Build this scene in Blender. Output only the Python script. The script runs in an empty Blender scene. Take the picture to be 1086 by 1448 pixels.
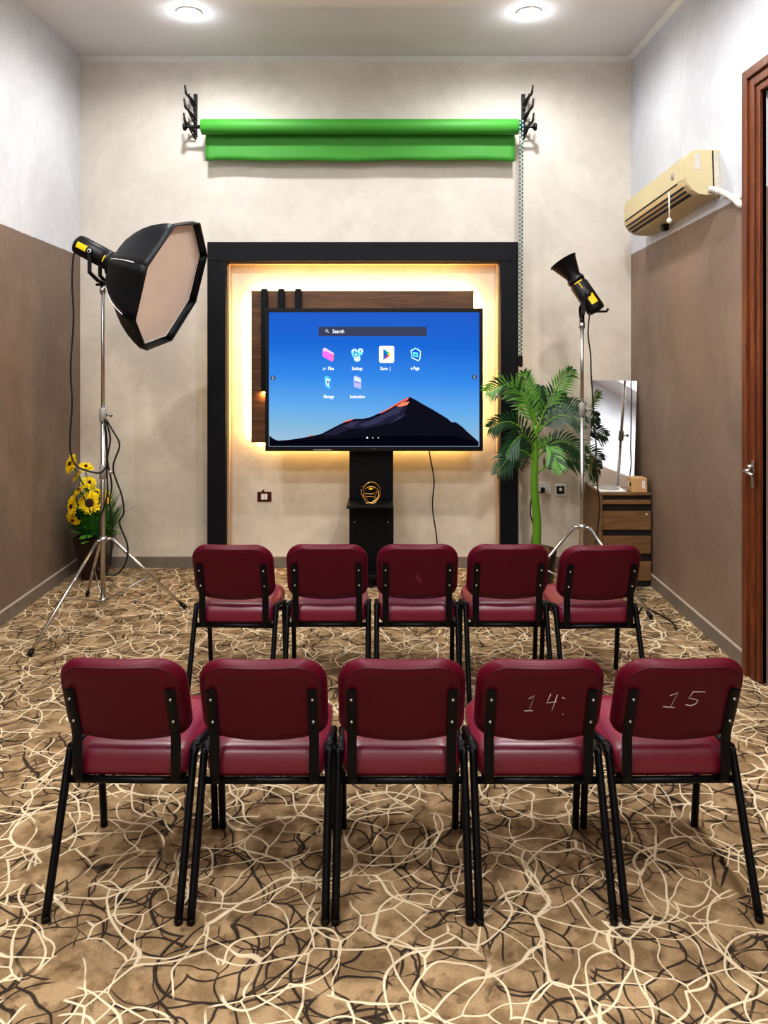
import bpy, math, random
from mathutils import Vector as V, Matrix
random.seed(7)
PI = math.pi
F, CX, HY, CH = 1100.0, 540.0, 490.0, 1.72          # focal length (px of a 1086-wide frame), vanishing point, eye height
def P(px, py, Y): return V(((px - CX) * Y / F, Y, CH - (py - HY) * Y / F))
COL = bpy.context.scene.collection
# ------------------------------------------------------------------ materials
def lin(c):
    c = c / 255.0
    return c / 12.92 if c <= .04045 else ((c + .055) / 1.055) ** 2.4
def rgb(t, a=1): return (lin(t[0]), lin(t[1]), lin(t[2]), a)
def newmat(name):
    m = bpy.data.materials.new(name); m.use_nodes = True
    nt = m.node_tree; nt.nodes.clear()
    out = nt.nodes.new('ShaderNodeOutputMaterial')
    return m, nt, out
class N:                                              # tiny node helper
    def __init__(s, nt): s.nt = nt
    def n(s, t, **k):
        x = s.nt.nodes.new('ShaderNode' + t)
        for a, b in k.items(): setattr(x, a, b)
        return x
    def link(s, a, b): s.nt.links.new(a, b)
    def put(s, sock, v):
        if hasattr(v, 'is_output') or isinstance(v, bpy.types.NodeSocket): s.link(v, sock)
        else: sock.default_value = v
    def math(s, op, a, b=0.0, c=None, clamp=False):
        x = s.n('Math', operation=op, use_clamp=clamp); s.put(x.inputs[0], a); s.put(x.inputs[1], b)
        if c is not None: s.put(x.inputs[2], c)
        return x.outputs[0]
    def mix(s, f, a, b, bt='MIX'):
        x = s.n('Mix', data_type='RGBA', blend_type=bt); s.put(x.inputs[0], f); s.put(x.inputs[6], a); s.put(x.inputs[7], b)
        return x.outputs[2]
    def noise(s, vec, scale, detail=3, rough=.5, dist=0):
        x = s.n('TexNoise'); s.link(vec, x.inputs['Vector']); x.inputs['Scale'].default_value = scale
        x.inputs['Detail'].default_value = detail; x.inputs['Roughness'].default_value = rough; x.inputs['Distortion'].default_value = dist
        return x
    def ramp(s, f, stops):
        x = s.n('ValToRGB'); s.link(f, x.inputs[0]); e = x.color_ramp.elements
        e[0].position, e[0].color = stops[0]; e[1].position, e[1].color = stops[-1]
        for p, c in stops[1:-1]:
            q = e.new(p); q.color = c
        return x.outputs[0]
    def sstep(s, v, a, b):
        x = s.n('MapRange', interpolation_type='SMOOTHSTEP'); s.link(v, x.inputs[0]) if hasattr(v, 'is_output') else None
        x.inputs[1].default_value = a; x.inputs[2].default_value = b; return x.outputs[0]
def mat(name, c, rough=.5, metal=0, var=0, scale=12, bump=0, bscale=None, coat=0, stretch=(1, 1, 1), emis=0, sheen=0, spec=.5):
    m, nt, out = newmat(name); h = N(nt)
    b = h.n('BsdfPrincipled'); h.link(b.outputs[0], out.inputs[0])
    b.inputs['Roughness'].default_value = rough; b.inputs['Metallic'].default_value = metal; b.inputs['Coat Weight'].default_value = coat; b.inputs['Coat Roughness'].default_value = .27; b.inputs['Specular IOR Level'].default_value = spec
    if sheen: b.inputs['Sheen Weight'].default_value = sheen
    tc = h.n('TexCoord'); mp = h.n('Mapping'); h.link(tc.outputs['Object'], mp.inputs[0]); mp.inputs[3].default_value = stretch
    v = max(var, .04); lo = rgb([max(0, x * (1 - v)) for x in c]); hi = rgb([min(255, x * (1 + v)) for x in c])
    nz = h.noise(mp.outputs[0], scale, 4)
    col = h.mix(nz.outputs[0], lo, hi); h.link(col, b.inputs['Base Color'])
    if bump:
        nb = h.noise(mp.outputs[0], bscale or scale * 4, 3); bp = h.n('Bump'); bp.inputs['Strength'].default_value = bump
        bp.inputs['Distance'].default_value = .01; h.link(nb.outputs[0], bp.inputs['Height']); h.link(bp.outputs[0], b.inputs['Normal'])
    if emis:
        h.link(col, b.inputs['Emission Color']); b.inputs['Emission Strength'].default_value = emis
    return m
def emat(name, c, s=1.0):
    m, nt, out = newmat(name); h = N(nt); e = h.n('Emission'); e.inputs[0].default_value = rgb(c); e.inputs[1].default_value = s
    h.link(e.outputs[0], out.inputs[0]); return m
def plaster(name, low, high, line=None, side_axis=False):
    """mottled plaster; line=(y0,z0,y1,z1): painted boundary, low colour under it"""
    m, nt, out = newmat(name); h = N(nt); b = h.n('BsdfPrincipled'); h.link(b.outputs[0], out.inputs[0]); b.inputs['Roughness'].default_value = .55
    g = h.n('NewGeometry'); sp = h.n('SeparateXYZ'); h.link(g.outputs['Position'], sp.inputs[0])
    n1 = h.noise(g.outputs['Position'], 1.6, 6, .62, .6); n2 = h.noise(g.outputs['Position'], 14, 4, .6)
    f = h.math('ADD', h.math('MULTIPLY', n1.outputs[0], .75), h.math('MULTIPLY', n2.outputs[0], .25))
    f = h.sstep(f, .35, .65)
    def tone(c, v): return h.mix(f, rgb([x * (1 - v) for x in c]), rgb([min(255, x * (1 + v)) for x in c]))
    col = tone(high, .035)
    if line:
        y0, z0, y1, z1 = line; k = (z1 - z0) / (y1 - y0)
        zl = h.math('ADD', h.math('MULTIPLY', sp.outputs[1], k), z0 - k * y0)
        d = h.math('SUBTRACT', sp.outputs[2], zl); d = h.math('ADD', d, h.math('MULTIPLY', h.math('SUBTRACT', n2.outputs[0], .5), .012))
        col = h.mix(h.sstep(d, -.003, .003), tone(low, .06), col)
    else:
        t = h.sstep(sp.outputs[2], .9, 3.0); col = h.mix(t, tone(low, .05), col)  # plain walls: brighter lit upper part is put into the colour
    h.link(col, b.inputs['Base Color'])
    bp = h.n('Bump'); bp.inputs['Strength'].default_value = .12; bp.inputs['Distance'].default_value = .01; h.link(n2.outputs[0], bp.inputs['Height']); h.link(bp.outputs[0], b.inputs['Normal'])
    return m
def wood(name, c1, c2, axis='X', rough=.45, scale=1.0):
    m, nt, out = newmat(name); h = N(nt); b = h.n('BsdfPrincipled'); h.link(b.outputs[0], out.inputs[0]); b.inputs['Roughness'].default_value = rough
    tc = h.n('TexCoord'); mp = h.n('Mapping'); h.link(tc.outputs['Object'], mp.inputs[0])
    s = {'X': (1.2, 14, 14), 'Y': (14, 1.2, 14), 'Z': (14, 14, 1.2)}[axis]; mp.inputs[3].default_value = [x * scale for x in s]
    a = h.noise(mp.outputs[0], 1.5, 6, .65, 1.2); q = h.noise(mp.outputs[0], 7, 3, .6)
    f = h.math('ADD', h.math('MULTIPLY', a.outputs[0], .7), h.math('MULTIPLY', q.outputs[0], .3))
    h.link(h.ramp(f, [(.33, rgb(c1)), (.5, rgb([(p + r) / 2 for p, r in zip(c1, c2)])), (.68, rgb(c2))]), b.inputs['Base Color'])
    return m
def carpet():
    m, nt, out = newmat('patterned_carpet'); h = N(nt); b = h.n('BsdfPrincipled'); h.link(b.outputs[0], out.inputs[0])
    b.inputs['Roughness'].default_value = .95; b.inputs['Specular IOR Level'].default_value = .1
    g = h.n('NewGeometry'); pos = g.outputs['Position']
    def warp(amount, scale, off):
        ad = h.n('VectorMath', operation='ADD'); h.link(pos, ad.inputs[0]); ad.inputs[1].default_value = off
        nz = h.noise(ad.outputs[0], scale, 2, .5)
        sb = h.n('VectorMath', operation='SUBTRACT'); h.link(nz.outputs['Color'], sb.inputs[0]); sb.inputs[1].default_value = (.5, .5, .5)
        sc = h.n('VectorMath', operation='SCALE'); h.link(sb.outputs[0], sc.inputs[0]); sc.inputs['Scale'].default_value = amount
        a2 = h.n('VectorMath', operation='ADD'); h.link(ad.outputs[0], a2.inputs[0]); h.link(sc.outputs[0], a2.inputs[1]); return a2.outputs[0]
    def vor(vec, scale, feature, rnd=1.0):
        x = h.n('TexVoronoi', feature=feature, voronoi_dimensions='2D'); h.link(vec, x.inputs['Vector']); x.inputs['Scale'].default_value = scale
        x.inputs['Randomness'].default_value = rnd; return x.outputs['Distance']
    def band(v, c, w): return h.sstep(h.math('ABSOLUTE', h.math('SUBTRACT', v, c)), w, w * .45)
    def mx(*a):
        r = a[0]
        for x in a[1:]: r = h.math('MAXIMUM', r, x)
        return r
    def nline(off, scale, w):                      # curling level lines
        n_ = h.noise(warp(.15, 3, off), scale, 0, .3)
        return band(n_.outputs[0], .5, w)
    # cream curls: big rings, wandering lines and a fine branching net
    cream = mx(band(vor(warp(.16, 2.2, (0, 0, 0)), 1.9, 'F1'), .40, .0095),
               band(vor(warp(.22, 2.5, (7, 3, 0)), 3.3, 'F1'), .40, .015),
               h.sstep(vor(warp(.26, 3.2, (3, 9, 0)), 6.5, 'DISTANCE_TO_EDGE'), .026, .012),
               h.sstep(vor(warp(.35, 2.0, (13, 1, 0)), 3.6, 'DISTANCE_TO_EDGE'), .018, .008))
    dark = mx(band(vor(warp(.18, 2.1, (21, 4, 0)), 2.1, 'F1'), .38, .013),
              band(vor(warp(.22, 2.4, (5, 17, 0)), 3.7, 'F1'), .42, .020),
              h.sstep(vor(warp(.30, 2.8, (31, 9, 0)), 4.8, 'DISTANCE_TO_EDGE'), .026, .011),
              h.sstep(vor(warp(.30, 3.5, (41, 19, 0)), 7.0, 'DISTANCE_TO_EDGE'), .026, .011))
    # gaps so lines break off like brush strokes
    def gate(off, sc, a, b_): return h.sstep(h.noise(warp(0, 1, off), sc, 1).outputs[0], a, b_)
    cream = h.math('MULTIPLY', cream, gate((2, 2, 5), 5, .36, .42)); dark = h.math('MULTIPLY', dark, gate((8, 5, 1), 4.5, .40, .46))
    base = h.mix(h.sstep(h.noise(pos, 9, 4, .6).outputs[0], .40, .62), rgb((134, 117, 94)), rgb((172, 154, 128)))
    base = h.mix(h.math('MULTIPLY', h.sstep(h.noise(pos, 16, 2, .5).outputs[0], .58, .66), .55), base, rgb((98, 83, 66)))
    grain = h.noise(pos, 210, 3, .75)
    base = h.mix(.7, base, h.mix(grain.outputs[0], rgb((40, 34, 26)), rgb((240, 222, 196))), 'OVERLAY')
    c = h.mix(h.math('MULTIPLY', dark, .9), base, rgb((36, 32, 32))); c = h.mix(h.math('MULTIPLY', cream, .92), c, rgb((222, 205, 174)))
    h.link(c, b.inputs['Base Color'])
    bp = h.n('Bump'); bp.inputs['Strength'].default_value = .35; bp.inputs['Distance'].default_value = .004
    h.link(h.math('ADD', grain.outputs[0], cream), bp.inputs['Height']); h.link(bp.outputs[0], b.inputs['Normal'])
    return m
M = {}
M['black'] = mat('black_paint', (8, 8, 10), .5, spec=.25); M['blackfab'] = mat('black_fabric', (9, 11, 17), .5, var=.1, bump=.3, bscale=14, spec=.3)
M['plastic'] = mat('black_plastic', (10, 10, 12), .42, spec=.35); M['frame'] = mat('matt_black_board', (15, 17, 23), .6, var=.06, spec=.25)
M['leather'] = mat('burgundy_vinyl_shaded', (86, 8, 32), .45, var=.10, scale=3, bump=.05, bscale=55, coat=.1, spec=.22); M['seatlit'] = mat('burgundy_vinyl_lit', (116, 20, 50), .38, var=.10, scale=3, bump=.05, bscale=55, coat=.5)  # one vinyl: backs coloured darker for shade, seats paler for reflected light
M['seam'] = mat('dark_piping', (62, 10, 22), .5); M['chrome'] = mat('chrome', (205, 203, 200), .22, 1)
M['steel'] = mat('screw_steel', (190, 190, 190), .3, 1); M['legs'] = mat('black_enamel_tube', (8, 9, 14), .38, var=.2, spec=.25)
M['chalk'] = mat('white_chalk', (200, 188, 188), .9); M['white'] = mat('white_plastic', (225, 222, 216), .4)
M['green'] = mat('green_backdrop_vinyl', (64, 148, 50), .58, var=.03, scale=3); M['teal'] = mat('teal_bead', (16, 84, 78), .35)
M['bead'] = mat('white_bead', (186, 200, 196), .35); M['yellow'] = mat('yellow_sticker', (236, 196, 16), .4)
M['cable'] = mat('black_rubber_cable', (20, 19, 19), .5); M['diff'] = mat('warm_lit_diffuser_cloth', (226, 205, 186), .7, var=.03, scale=5, bump=.3, bscale=7)  # diffuser is white cloth, warm LED glow put into its colour
M['petal'] = mat('yellow_petal', (246, 216, 20), .6, var=.08, scale=30); M['petal2'] = mat('inner_petal_shade', (240, 200, 12), .6, var=.1, scale=30); M['disc'] = mat('seed_disc', (60, 26, 16), .8, bump=.8, bscale=300)  # inner petals deeper yellow, painted shading to separate the layers
M['leaf'] = mat('palm_leaf', (22, 62, 30), .42, var=.3, scale=6); M['leaf2'] = mat('bright_palm_leaf', (82, 132, 48), .42, var=.25, scale=6)
M['trunk'] = mat('lime_trunk', (88, 136, 30), .5, var=.15, scale=9, stretch=(1, 1, .3)); M['grass'] = mat('grass_blade', (46, 104, 34), .55, var=.3, scale=10)
M['pot'] = mat('dark_brown_pot', (40, 18, 16), .35); M['gold'] = mat('gold_metal', (235, 190, 110), .22, 1)
M['ac'] = mat('aged_cream_plastic', (198, 186, 148), .45, var=.04, scale=4); M['acd'] = mat('vent_dark', (26, 22, 18), .6); M['acl'] = mat('vent_cream', (206, 180, 134), .5)
M['tape'] = mat('white_wrap_tape', (192, 190, 186), .6, var=.12, scale=40, bump=.5, bscale=60)
M['tile'] = mat('skirting_tile', (122, 112, 102), .5, var=.12, scale=20); M['tilet'] = mat('skirting_edge', (176, 162, 148), .5)
M['card'] = mat('cardboard', (196, 158, 112), .8, var=.05, scale=20); M['maroon'] = mat('maroon_plate', (70, 16, 22), .35)
M['grey'] = mat('grey_plastic', (150, 146, 140), .45); M['mirror'] = mat('mirror_glass', (240, 242, 244), .02, 1)
M['walnut'] = wood('walnut_board', (62, 38, 22), (120, 82, 52), 'X'); M['cab'] = wood('cabinet_wood', (92, 66, 40), (138, 104, 68), 'X')
M['door'] = wood('varnished_door_wood', (72, 34, 18), (128, 70, 36), 'Z', .4); M['lining'] = mat('beige_lining', (186, 156, 126), .5)
M['ceil'] = mat('ceiling_paint', (222, 222, 226), .7, var=.02, scale=1.5)
# ------------------------------------------------------------------ mesh builder
def woff(o):
    r = V((0, 0, 0))
    while o: r += o.location; o = o.parent
    return r
class MB:
    def __init__(s): s.v = []; s.f = []; s.mi = []; s.sm = []
    def add(s, vs, fs, mi=0, sm=False):
        b = len(s.v); s.v += [V(x) for x in vs]
        for f in fs: s.f.append([b + i for i in f]); s.mi.append(mi); s.sm.append(sm)
        return s
    def box(s, x0, x1, y0, y1, z0, z1, mi=0, bev=0):
        if bev:
            b = min(bev, abs(x1 - x0) / 2.1, abs(y1 - y0) / 2.1, abs(z1 - z0) / 2.1); pts = []; idx = {}
            for i, x in enumerate((x0, x1)):
                for j, y in enumerate((y0, y1)):
                    for k, z in enumerate((z0, z1)):
                        xx = x + (b if i == 0 else -b); yy = y + (b if j == 0 else -b); zz = z + (b if k == 0 else -b)
                        idx[i, j, k] = len(pts); pts += [(x, yy, zz), (xx, y, zz), (xx, yy, z)]
            I = lambda i, j, k, a: idx[i, j, k] + a
            fs = []
            for i in (0, 1): q = [I(i, 0, 0, 0), I(i, 1, 0, 0), I(i, 1, 1, 0), I(i, 0, 1, 0)]; fs.append(q if i else q[::-1])
            for j in (0, 1): q = [I(0, j, 0, 1), I(0, j, 1, 1), I(1, j, 1, 1), I(1, j, 0, 1)]; fs.append(q if j else q[::-1])
            for k in (0, 1): q = [I(0, 0, k, 2), I(1, 0, k, 2), I(1, 1, k, 2), I(0, 1, k, 2)]; fs.append(q if k else q[::-1])
            for a in (0, 1):
                for c in (0, 1):
                    fs.append([I(a, c, 0, 0), I(a, c, 1, 0), I(a, c, 1, 1), I(a, c, 0, 1)])
                    fs.append([I(a, 0, c, 0), I(a, 1, c, 0), I(a, 1, c, 2), I(a, 0, c, 2)])
                    fs.append([I(0, a, c, 1), I(1, a, c, 1), I(1, a, c, 2), I(0, a, c, 2)])
            for i in (0, 1):
                for j in (0, 1):
                    for k in (0, 1): fs.append([I(i, j, k, 0), I(i, j, k, 1), I(i, j, k, 2)])
            return s.add(pts, fs, mi)
        vs = [(x, y, z) for x in (x0, x1) for y in (y0, y1) for z in (z0, z1)]
        return s.add(vs, [(0, 1, 3, 2), (4, 6, 7, 5), (0, 4, 5, 1), (2, 3, 7, 6), (0, 2, 6, 4), (1, 5, 7, 3)], mi)
    def tube(s, pts, r, n=10, mi=0, closed=False, flat=None, sm=True):
        pts = [V(p) for p in pts]; R = r if isinstance(r, list) else [r] * len(pts); L = len(pts); vs = []; fs = []; prev = None
        for i, p in enumerate(pts):
            a = pts[(i - 1) % L] if (closed or i) else p; b = pts[(i + 1) % L] if (closed or i < L - 1) else p
            t = (b - a).normalized()
            if prev is None:
                u = flat.copy() if flat else (V((0, 0, 1)) if abs(t.z) < .9 else V((1, 0, 0)))
            else: u = prev
            u = (u - t * u.dot(t)).normalized(); w = t.cross(u); prev = u
            ru, rw = R[i] if isinstance(R[i], (list, tuple)) else (R[i], R[i])
            for k in range(n):
                an = 2 * PI * (k + .5) / n
                vs.append(p + u * (ru * math.cos(an)) + w * (rw * math.sin(an)))
        for i in range(L if closed else L - 1):
            j = (i + 1) % L
            for k in range(n): fs.append((i * n + k, i * n + (k + 1) % n, j * n + (k + 1) % n, j * n + k))
        s.add(vs, fs, mi, sm)
        if not closed:
            b = len(s.v) - len(vs); s.f.append([b + k for k in range(n)][::-1]); s.mi.append(mi); s.sm.append(False)
            s.f.append([b + (L - 1) * n + k for k in range(n)]); s.mi.append(mi); s.sm.append(False)
        return s
    def lathe(s, prof, o=(0, 0, 0), ax=(0, 0, 1), n=24, mi=0, cap=True, sm=True, u=None):
        ax = V(ax).normalized(); u = V(u) if u else (V((1, 0, 0)) if abs(ax.x) < .9 else V((0, 1, 0))); u = (u - ax * u.dot(ax)).normalized(); w = ax.cross(u); o = V(o); vs = []; fs = []
        for r, z in prof:
            for k in range(n): a = 2 * PI * k / n; vs.append(o + ax * z + (u * math.cos(a) + w * math.sin(a)) * r)
        for i in range(len(prof) - 1):
            for k in range(n): fs.append((i * n + k, i * n + (k + 1) % n, (i + 1) * n + (k + 1) % n, (i + 1) * n + k))
        if cap: fs.append(tuple(range(n))[::-1]); fs.append(tuple(range((len(prof) - 1) * n, len(prof) * n)))
        return s.add(vs, fs, mi, sm)
    def prism(s, poly, y0, y1, mi=0):                  # poly in (x,z), extruded along y
        n = len(poly); vs = [(x, y0, z) for x, z in poly] + [(x, y1, z) for x, z in poly]
        return s.add(vs, [tuple(range(n)), tuple(range(n, 2 * n))[::-1]] + [(i, (i + 1) % n, n + (i + 1) % n, n + i) for i in range(n)], mi)
    def cyl(s, a, b, r, n=16, mi=0): return s.tube([a, b], r, n, mi)
    def xf(s, mt):
        s.v = [mt @ x for x in s.v]; return s
    def build(s, name, m, parent=None, recalc=True):
        me = bpy.data.meshes.new(name); off = woff(parent)
        me.from_pydata([tuple(x - off) for x in s.v], [], s.f)
        for k in (m if isinstance(m, (list, tuple)) else [m]): me.materials.append(k)
        for p, i, q in zip(me.polygons, s.mi, s.sm): p.material_index = i; p.use_smooth = q
        if recalc:
            import bmesh
            bm = bmesh.new(); bm.from_mesh(me); bmesh.ops.recalc_face_normals(bm, faces=bm.faces); bm.to_mesh(me); bm.free()
        o = bpy.data.objects.new(name, me); COL.objects.link(o); o.parent = parent; return o
def tag(o, label=None, cat=None, group=None, kind=None):
    for k, v in (('label', label), ('category', cat), ('group', group), ('kind', kind)):
        if v: o[k] = v
    return o
def empty(name, loc, label=None, cat=None, group=None, kind=None):
    o = bpy.data.objects.new(name, None); o.empty_display_size = .1; COL.objects.link(o); o.location = loc; return tag(o, label, cat, group, kind)
def struct(name, mb, m, label=None): return tag(mb.build(name, m), label, None, None, 'structure')
def spline(pts, n=8):
    pts = [V(p) for p in pts]; out = []
    for i in range(len(pts) - 1):
        p0 = pts[max(i - 1, 0)]; p1 = pts[i]; p2 = pts[i + 1]; p3 = pts[min(i + 2, len(pts) - 1)]
        for k in range(n):
            t = k / n; out.append(.5 * ((2 * p1) + (p2 - p0) * t + (2 * p0 - 5 * p1 + 4 * p2 - p3) * t * t + (3 * p1 - p0 - 3 * p2 + p3) * t ** 3))
    return out + [pts[-1]]
def text_poly(mb, s, size, x, y, z, mi=0, align='CENTER', bold=0.0, sx=1.0):
    cu = bpy.data.curves.new('t', 'FONT'); cu.body = s; cu.size = size; cu.align_x = align; cu.align_y = 'CENTER'; cu.offset = bold; cu.resolution_u = 2
    ob = bpy.data.objects.new('t', cu); COL.objects.link(ob); bpy.context.view_layer.update()
    me = bpy.data.meshes.new_from_object(ob.evaluated_get(bpy.context.evaluated_depsgraph_get()))
    mb.add([(x + v.co.x * sx, y, z + v.co.y) for v in me.vertices], [tuple(p.vertices) for p in me.polygons], mi)
    bpy.data.objects.remove(ob); bpy.data.curves.remove(cu); bpy.data.meshes.remove(me)
# ------------------------------------------------------------------ room shell
XL, XR, YB, YF, ZC = -2.35, 1.94, 6.06, -2.2, 3.97
struct('floor', MB().box(XL - .1, XR + .1, YF - .1, YB + .1, -.1, 0), carpet())
struct('ceiling', MB().box(XL - .1, XR + .1, YF - .1, YB + .1, ZC, ZC + .1), M['ceil'])
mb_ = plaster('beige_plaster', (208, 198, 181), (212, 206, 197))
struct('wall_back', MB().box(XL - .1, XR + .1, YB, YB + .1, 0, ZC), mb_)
struct('wall_left', MB().box(XL - .1, XL, YF, YB, 0, ZC), plaster('left_two_tone_paint', (122, 105, 92), (207, 210, 216), (6.06, 2.425, 4.787, 2.477)))
DY0, DY1, DZ = 2.85, 3.96, 3.02
struct('wall_right', MB().box(XR, XR + .1, YF, DY0, 0, ZC).box(XR, XR + .1, DY0, DY1, DZ, ZC).box(XR, XR + .1, DY1, YB, 0, ZC),
       plaster('right_two_tone_paint', (130, 111, 97), (196, 199, 206), (6.06, 2.436, 4.096, 2.53)))
struct('wall_front', MB().box(XL - .1, XR + .1, YF - .1, YF, 0, ZC), plaster('front_plaster', (214, 210, 204), (222, 220, 216)))
BH = .09
def bb(name, x0, x1, y0, y1, lip):
    struct(name, MB().box(x0, x1, y0, y1, 0, BH - .008).box(lip[0], lip[1], lip[2], lip[3], BH - .008, BH, 1), [M['tile'], M['tilet']])
bb('baseboard_back', XL + .014, XR - .014, YB - .013, YB, (XL + .014, XR - .014, YB - .015, YB))
bb('baseboard_left', XL, XL + .013, YF, YB, (XL, XL + .016, YF, YB))
bb('baseboard_right', XR - .013, XR, DY1 + .14, YB, (XR - .016, XR, DY1 + .14, YB))
mold = mat('cornice_paint', (222, 222, 222), .6)
struct('trim_1', MB().prism([(0, 0), (.035, 0), (0, -.035)], 0, 1).xf(Matrix(((0, 1 * (XR - XL), 0, XL), (-1, 0, 0, YB), (0, 0, 1, ZC), (0, 0, 0, 1)))), mold)
struct('trim_2', MB().prism([(XR, ZC), (XR - .03, ZC), (XR, ZC - .03)], YF, YB - .036), mold)
# door in the right wall
dr = empty('door_1', (XR, DY1, 0), kind='structure')
cs = MB()
for a, b, t in ((0, .05, .045), (.05, .10, .03), (.10, .14, .018)):
    cs.box(XR - t, XR + .02, DY1 + .14 - b, DY1 + .14 - a, 0, DZ + .14 - a, bev=.004)
    cs.box(XR - t, XR + .02, DY0 - .14 + b, DY0 - .14 + a, 0, DZ + .14 - a, bev=.004)
    cs.box(XR - t, XR + .02, DY0 - .14 + b, DY1 + .14 - b, DZ + .14 - b, DZ + .14 - a, bev=.004)
cs.build('casing', M['door'], dr)
lf = MB().box(XR + .03, XR + .07, DY0, DY1, 0.005, DZ, bev=.004).box(XR + .012, XR + .03, DY0 + .12, DY1 - .12, .2, 1.0, bev=.01).box(XR + .012, XR + .03, DY0 + .12, DY1 - .12, 1.2, 2.8, bev=.01).build('door_leaf', M['door'], dr)
hc = P(1077, 672, 3.93)
MB().box(XR - .034, XR - .028, 3.99, 4.02, .99, 1.13, bev=.002).cyl((XR - .034, 4.005, 1.08), (XR - .075, 4.005, 1.08), .010).tube([(XR - .075, 4.005, 1.08), (XR - .078, 3.95, 1.075), (XR - .07, 3.915, 1.07)], .009).lathe([(.012, 0), (.016, .012), (.010, .024)], (XR - .033, 4.005, 1.10), (-1, 0, 0), 14).build('door_handle', M['chrome'], dr)
# ------------------------------------------------------------------ black portal frame
FY = 5.92
px2x = lambda px, Y=FY: (px - CX) * Y / F
px2z = lambda py, Y=FY: CH - (py - HY) * Y / F
xo0, xi0, xi1, xo1 = px2x(293), px2x(319), px2x(708), px2x(733); zo, zi = px2z(342), px2z(369)
fr = empty('portal_frame', ((xo0 + xo1) / 2, FY, 0), 'tall matt black rectangular portal surround fixed against the beige back wall', 'frame')
MB().box(xo0, xi0, FY, YB - .016, 0, zi, bev=.003).build('side_post', M['frame'], fr)
MB().box(xi1, xo1, FY, YB - .016, 0, zi, bev=.003).build('side_post', M['frame'], fr)
MB().box(xo0, xo1, FY, YB - .001, zi, zo, bev=.003).build('top_beam', M['frame'], fr)
MB().box(xi0, xi0 + .016, FY + .06, YB - .016, .0, zi - .012).box(xi1 - .016, xi1, FY + .06, YB - .016, .0, zi - .012).box(xi0, xi1, FY + .06, YB - .001, zi - .016, zi).build('inner_lining', M['lining'], fr)
# ------------------------------------------------------------------ wooden TV back panel with slats
PY = 6.0
wx0, wx1, wz0, wz1 = px2x(355, PY), px2x(670, PY), px2z(626, PY), px2z(411, PY)
wp = empty('backlit_wood_panel', ((wx0 + wx1) / 2, YB, wz0), 'walnut board panel with warm glowing edges on the wall behind the big screen', 'panel')
MB().box(wx0, wx1, PY, PY + .02, wz0, wz1, bev=.002).box(wx0 + .12, wx1 - .12, PY + .02, YB - .001, wz0 + .12, wz1 - .12).build('board', M['walnut'], wp)
for i, (a, b) in enumerate(((369, 378), (393, 402), (417, 426))):
    zb = px2z(553, PY - .03)
    MB().box(px2x(a, PY - .03), px2x(b, PY - .03), PY - .035, PY - .0005, zb, wz1 + .012, bev=.002).build('slat', M['frame'], wp)
LED = emat('warm_led_strip', (255, 190, 90), 6)
g = .045
MB().box(wx0 + .02, wx0 + .03, PY + .022, PY + .030, wz0 + g, wz1 - g).box(wx1 - .03, wx1 - .02, PY + .022, PY + .030, wz0 + g, wz1 - g).box(wx0 + g, wx1 - g, PY + .022, PY + .030, wz1 - .03, wz1 - .02).box(wx0 + g, wx1 - g, PY + .022, PY + .030, wz0 + .02, wz0 + .03).build('led_strip', LED, wp)
def area(name, loc, d, sx, sy, e, c, spread=PI, roll=None):
    l = bpy.data.lights.new(name, 'AREA'); l.shape = 'RECTANGLE'; l.size = sx; l.size_y = sy; l.energy = e; l.color = c; l.spread = spread
    o = bpy.data.objects.new(name, l); COL.objects.link(o); o.location = loc; o.rotation_euler = V(d).to_track_quat('-Z', 'Y').to_euler(); return o
WC = (1.0, .60, .20); hx = (wx0 + wx1) / 2; hz = (wz0 + wz1) / 2; W_ = wx1 - wx0; H_ = wz1 - wz0; E_ = 7.5
def strip(name, loc, d, along, L, e):
    o = area(name, loc, d, L, .012, e, WC); z = -V(d).normalized(); x = V(along); y = z.cross(x)
    o.rotation_euler = Matrix((x, y, z)).transposed().to_euler()
strip('led_left', (wx0 + .012, PY + .034, hz), (-.75, .65, 0), (0, 0, 1), H_ - .06, E_ * H_)
strip('led_right', (wx1 - .012, PY + .034, hz), (.75, .65, 0), (0, 0, 1), H_ - .06, E_ * H_)
strip('led_top', (hx, PY + .034, wz1 - .012), (0, .65, .75), (1, 0, 0), W_ - .06, E_ * W_)
strip('led_bottom', (hx, PY + .034, wz0 + .012), (0, .65, -.75), (1, 0, 0), W_ - .06, E_ * W_ * .6)
strip('led_slat', (px2x(374, PY), PY - .02, px2z(555, PY)), (0, .5, -.86), (1, 0, 0), .03, .5)
# ------------------------------------------------------------------ television on its stand
TY = 5.62
u = lambda px, py: (px2x(px, TY), px2z(py, TY))
tv = empty('interactive_screen', (px2x(525, 5.75), 5.74, 0), 'large black-bezel display showing a mountain home screen on a black floor stand', 'television')
x0, z1 = u(375, 436); x1, z0 = u(683, 638); sx0, sz1 = u(380, 441.5); sx1, sz0 = u(678, 631.5)
MB().box(x0, x1, TY + .012, TY + .075, z0, z1, bev=.006).box(x0, sx0, TY, TY + .012, z0, z1, bev=.003).box(sx1, x1, TY, TY + .012, z0, z1, bev=.003).box(sx0, sx1, TY, TY + .012, sz1, z1).box(sx0, sx1, TY, TY + .012, z0, sz0).build('bezel', M['plastic'], tv)
a_, b_ = u(443, 636); c_, d_ = u(469, 636)
MB().box(a_, c_, TY - .002, TY, b_ - .003, b_ + .003).build('front_port_strip', M['grey'], tv)
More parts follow.
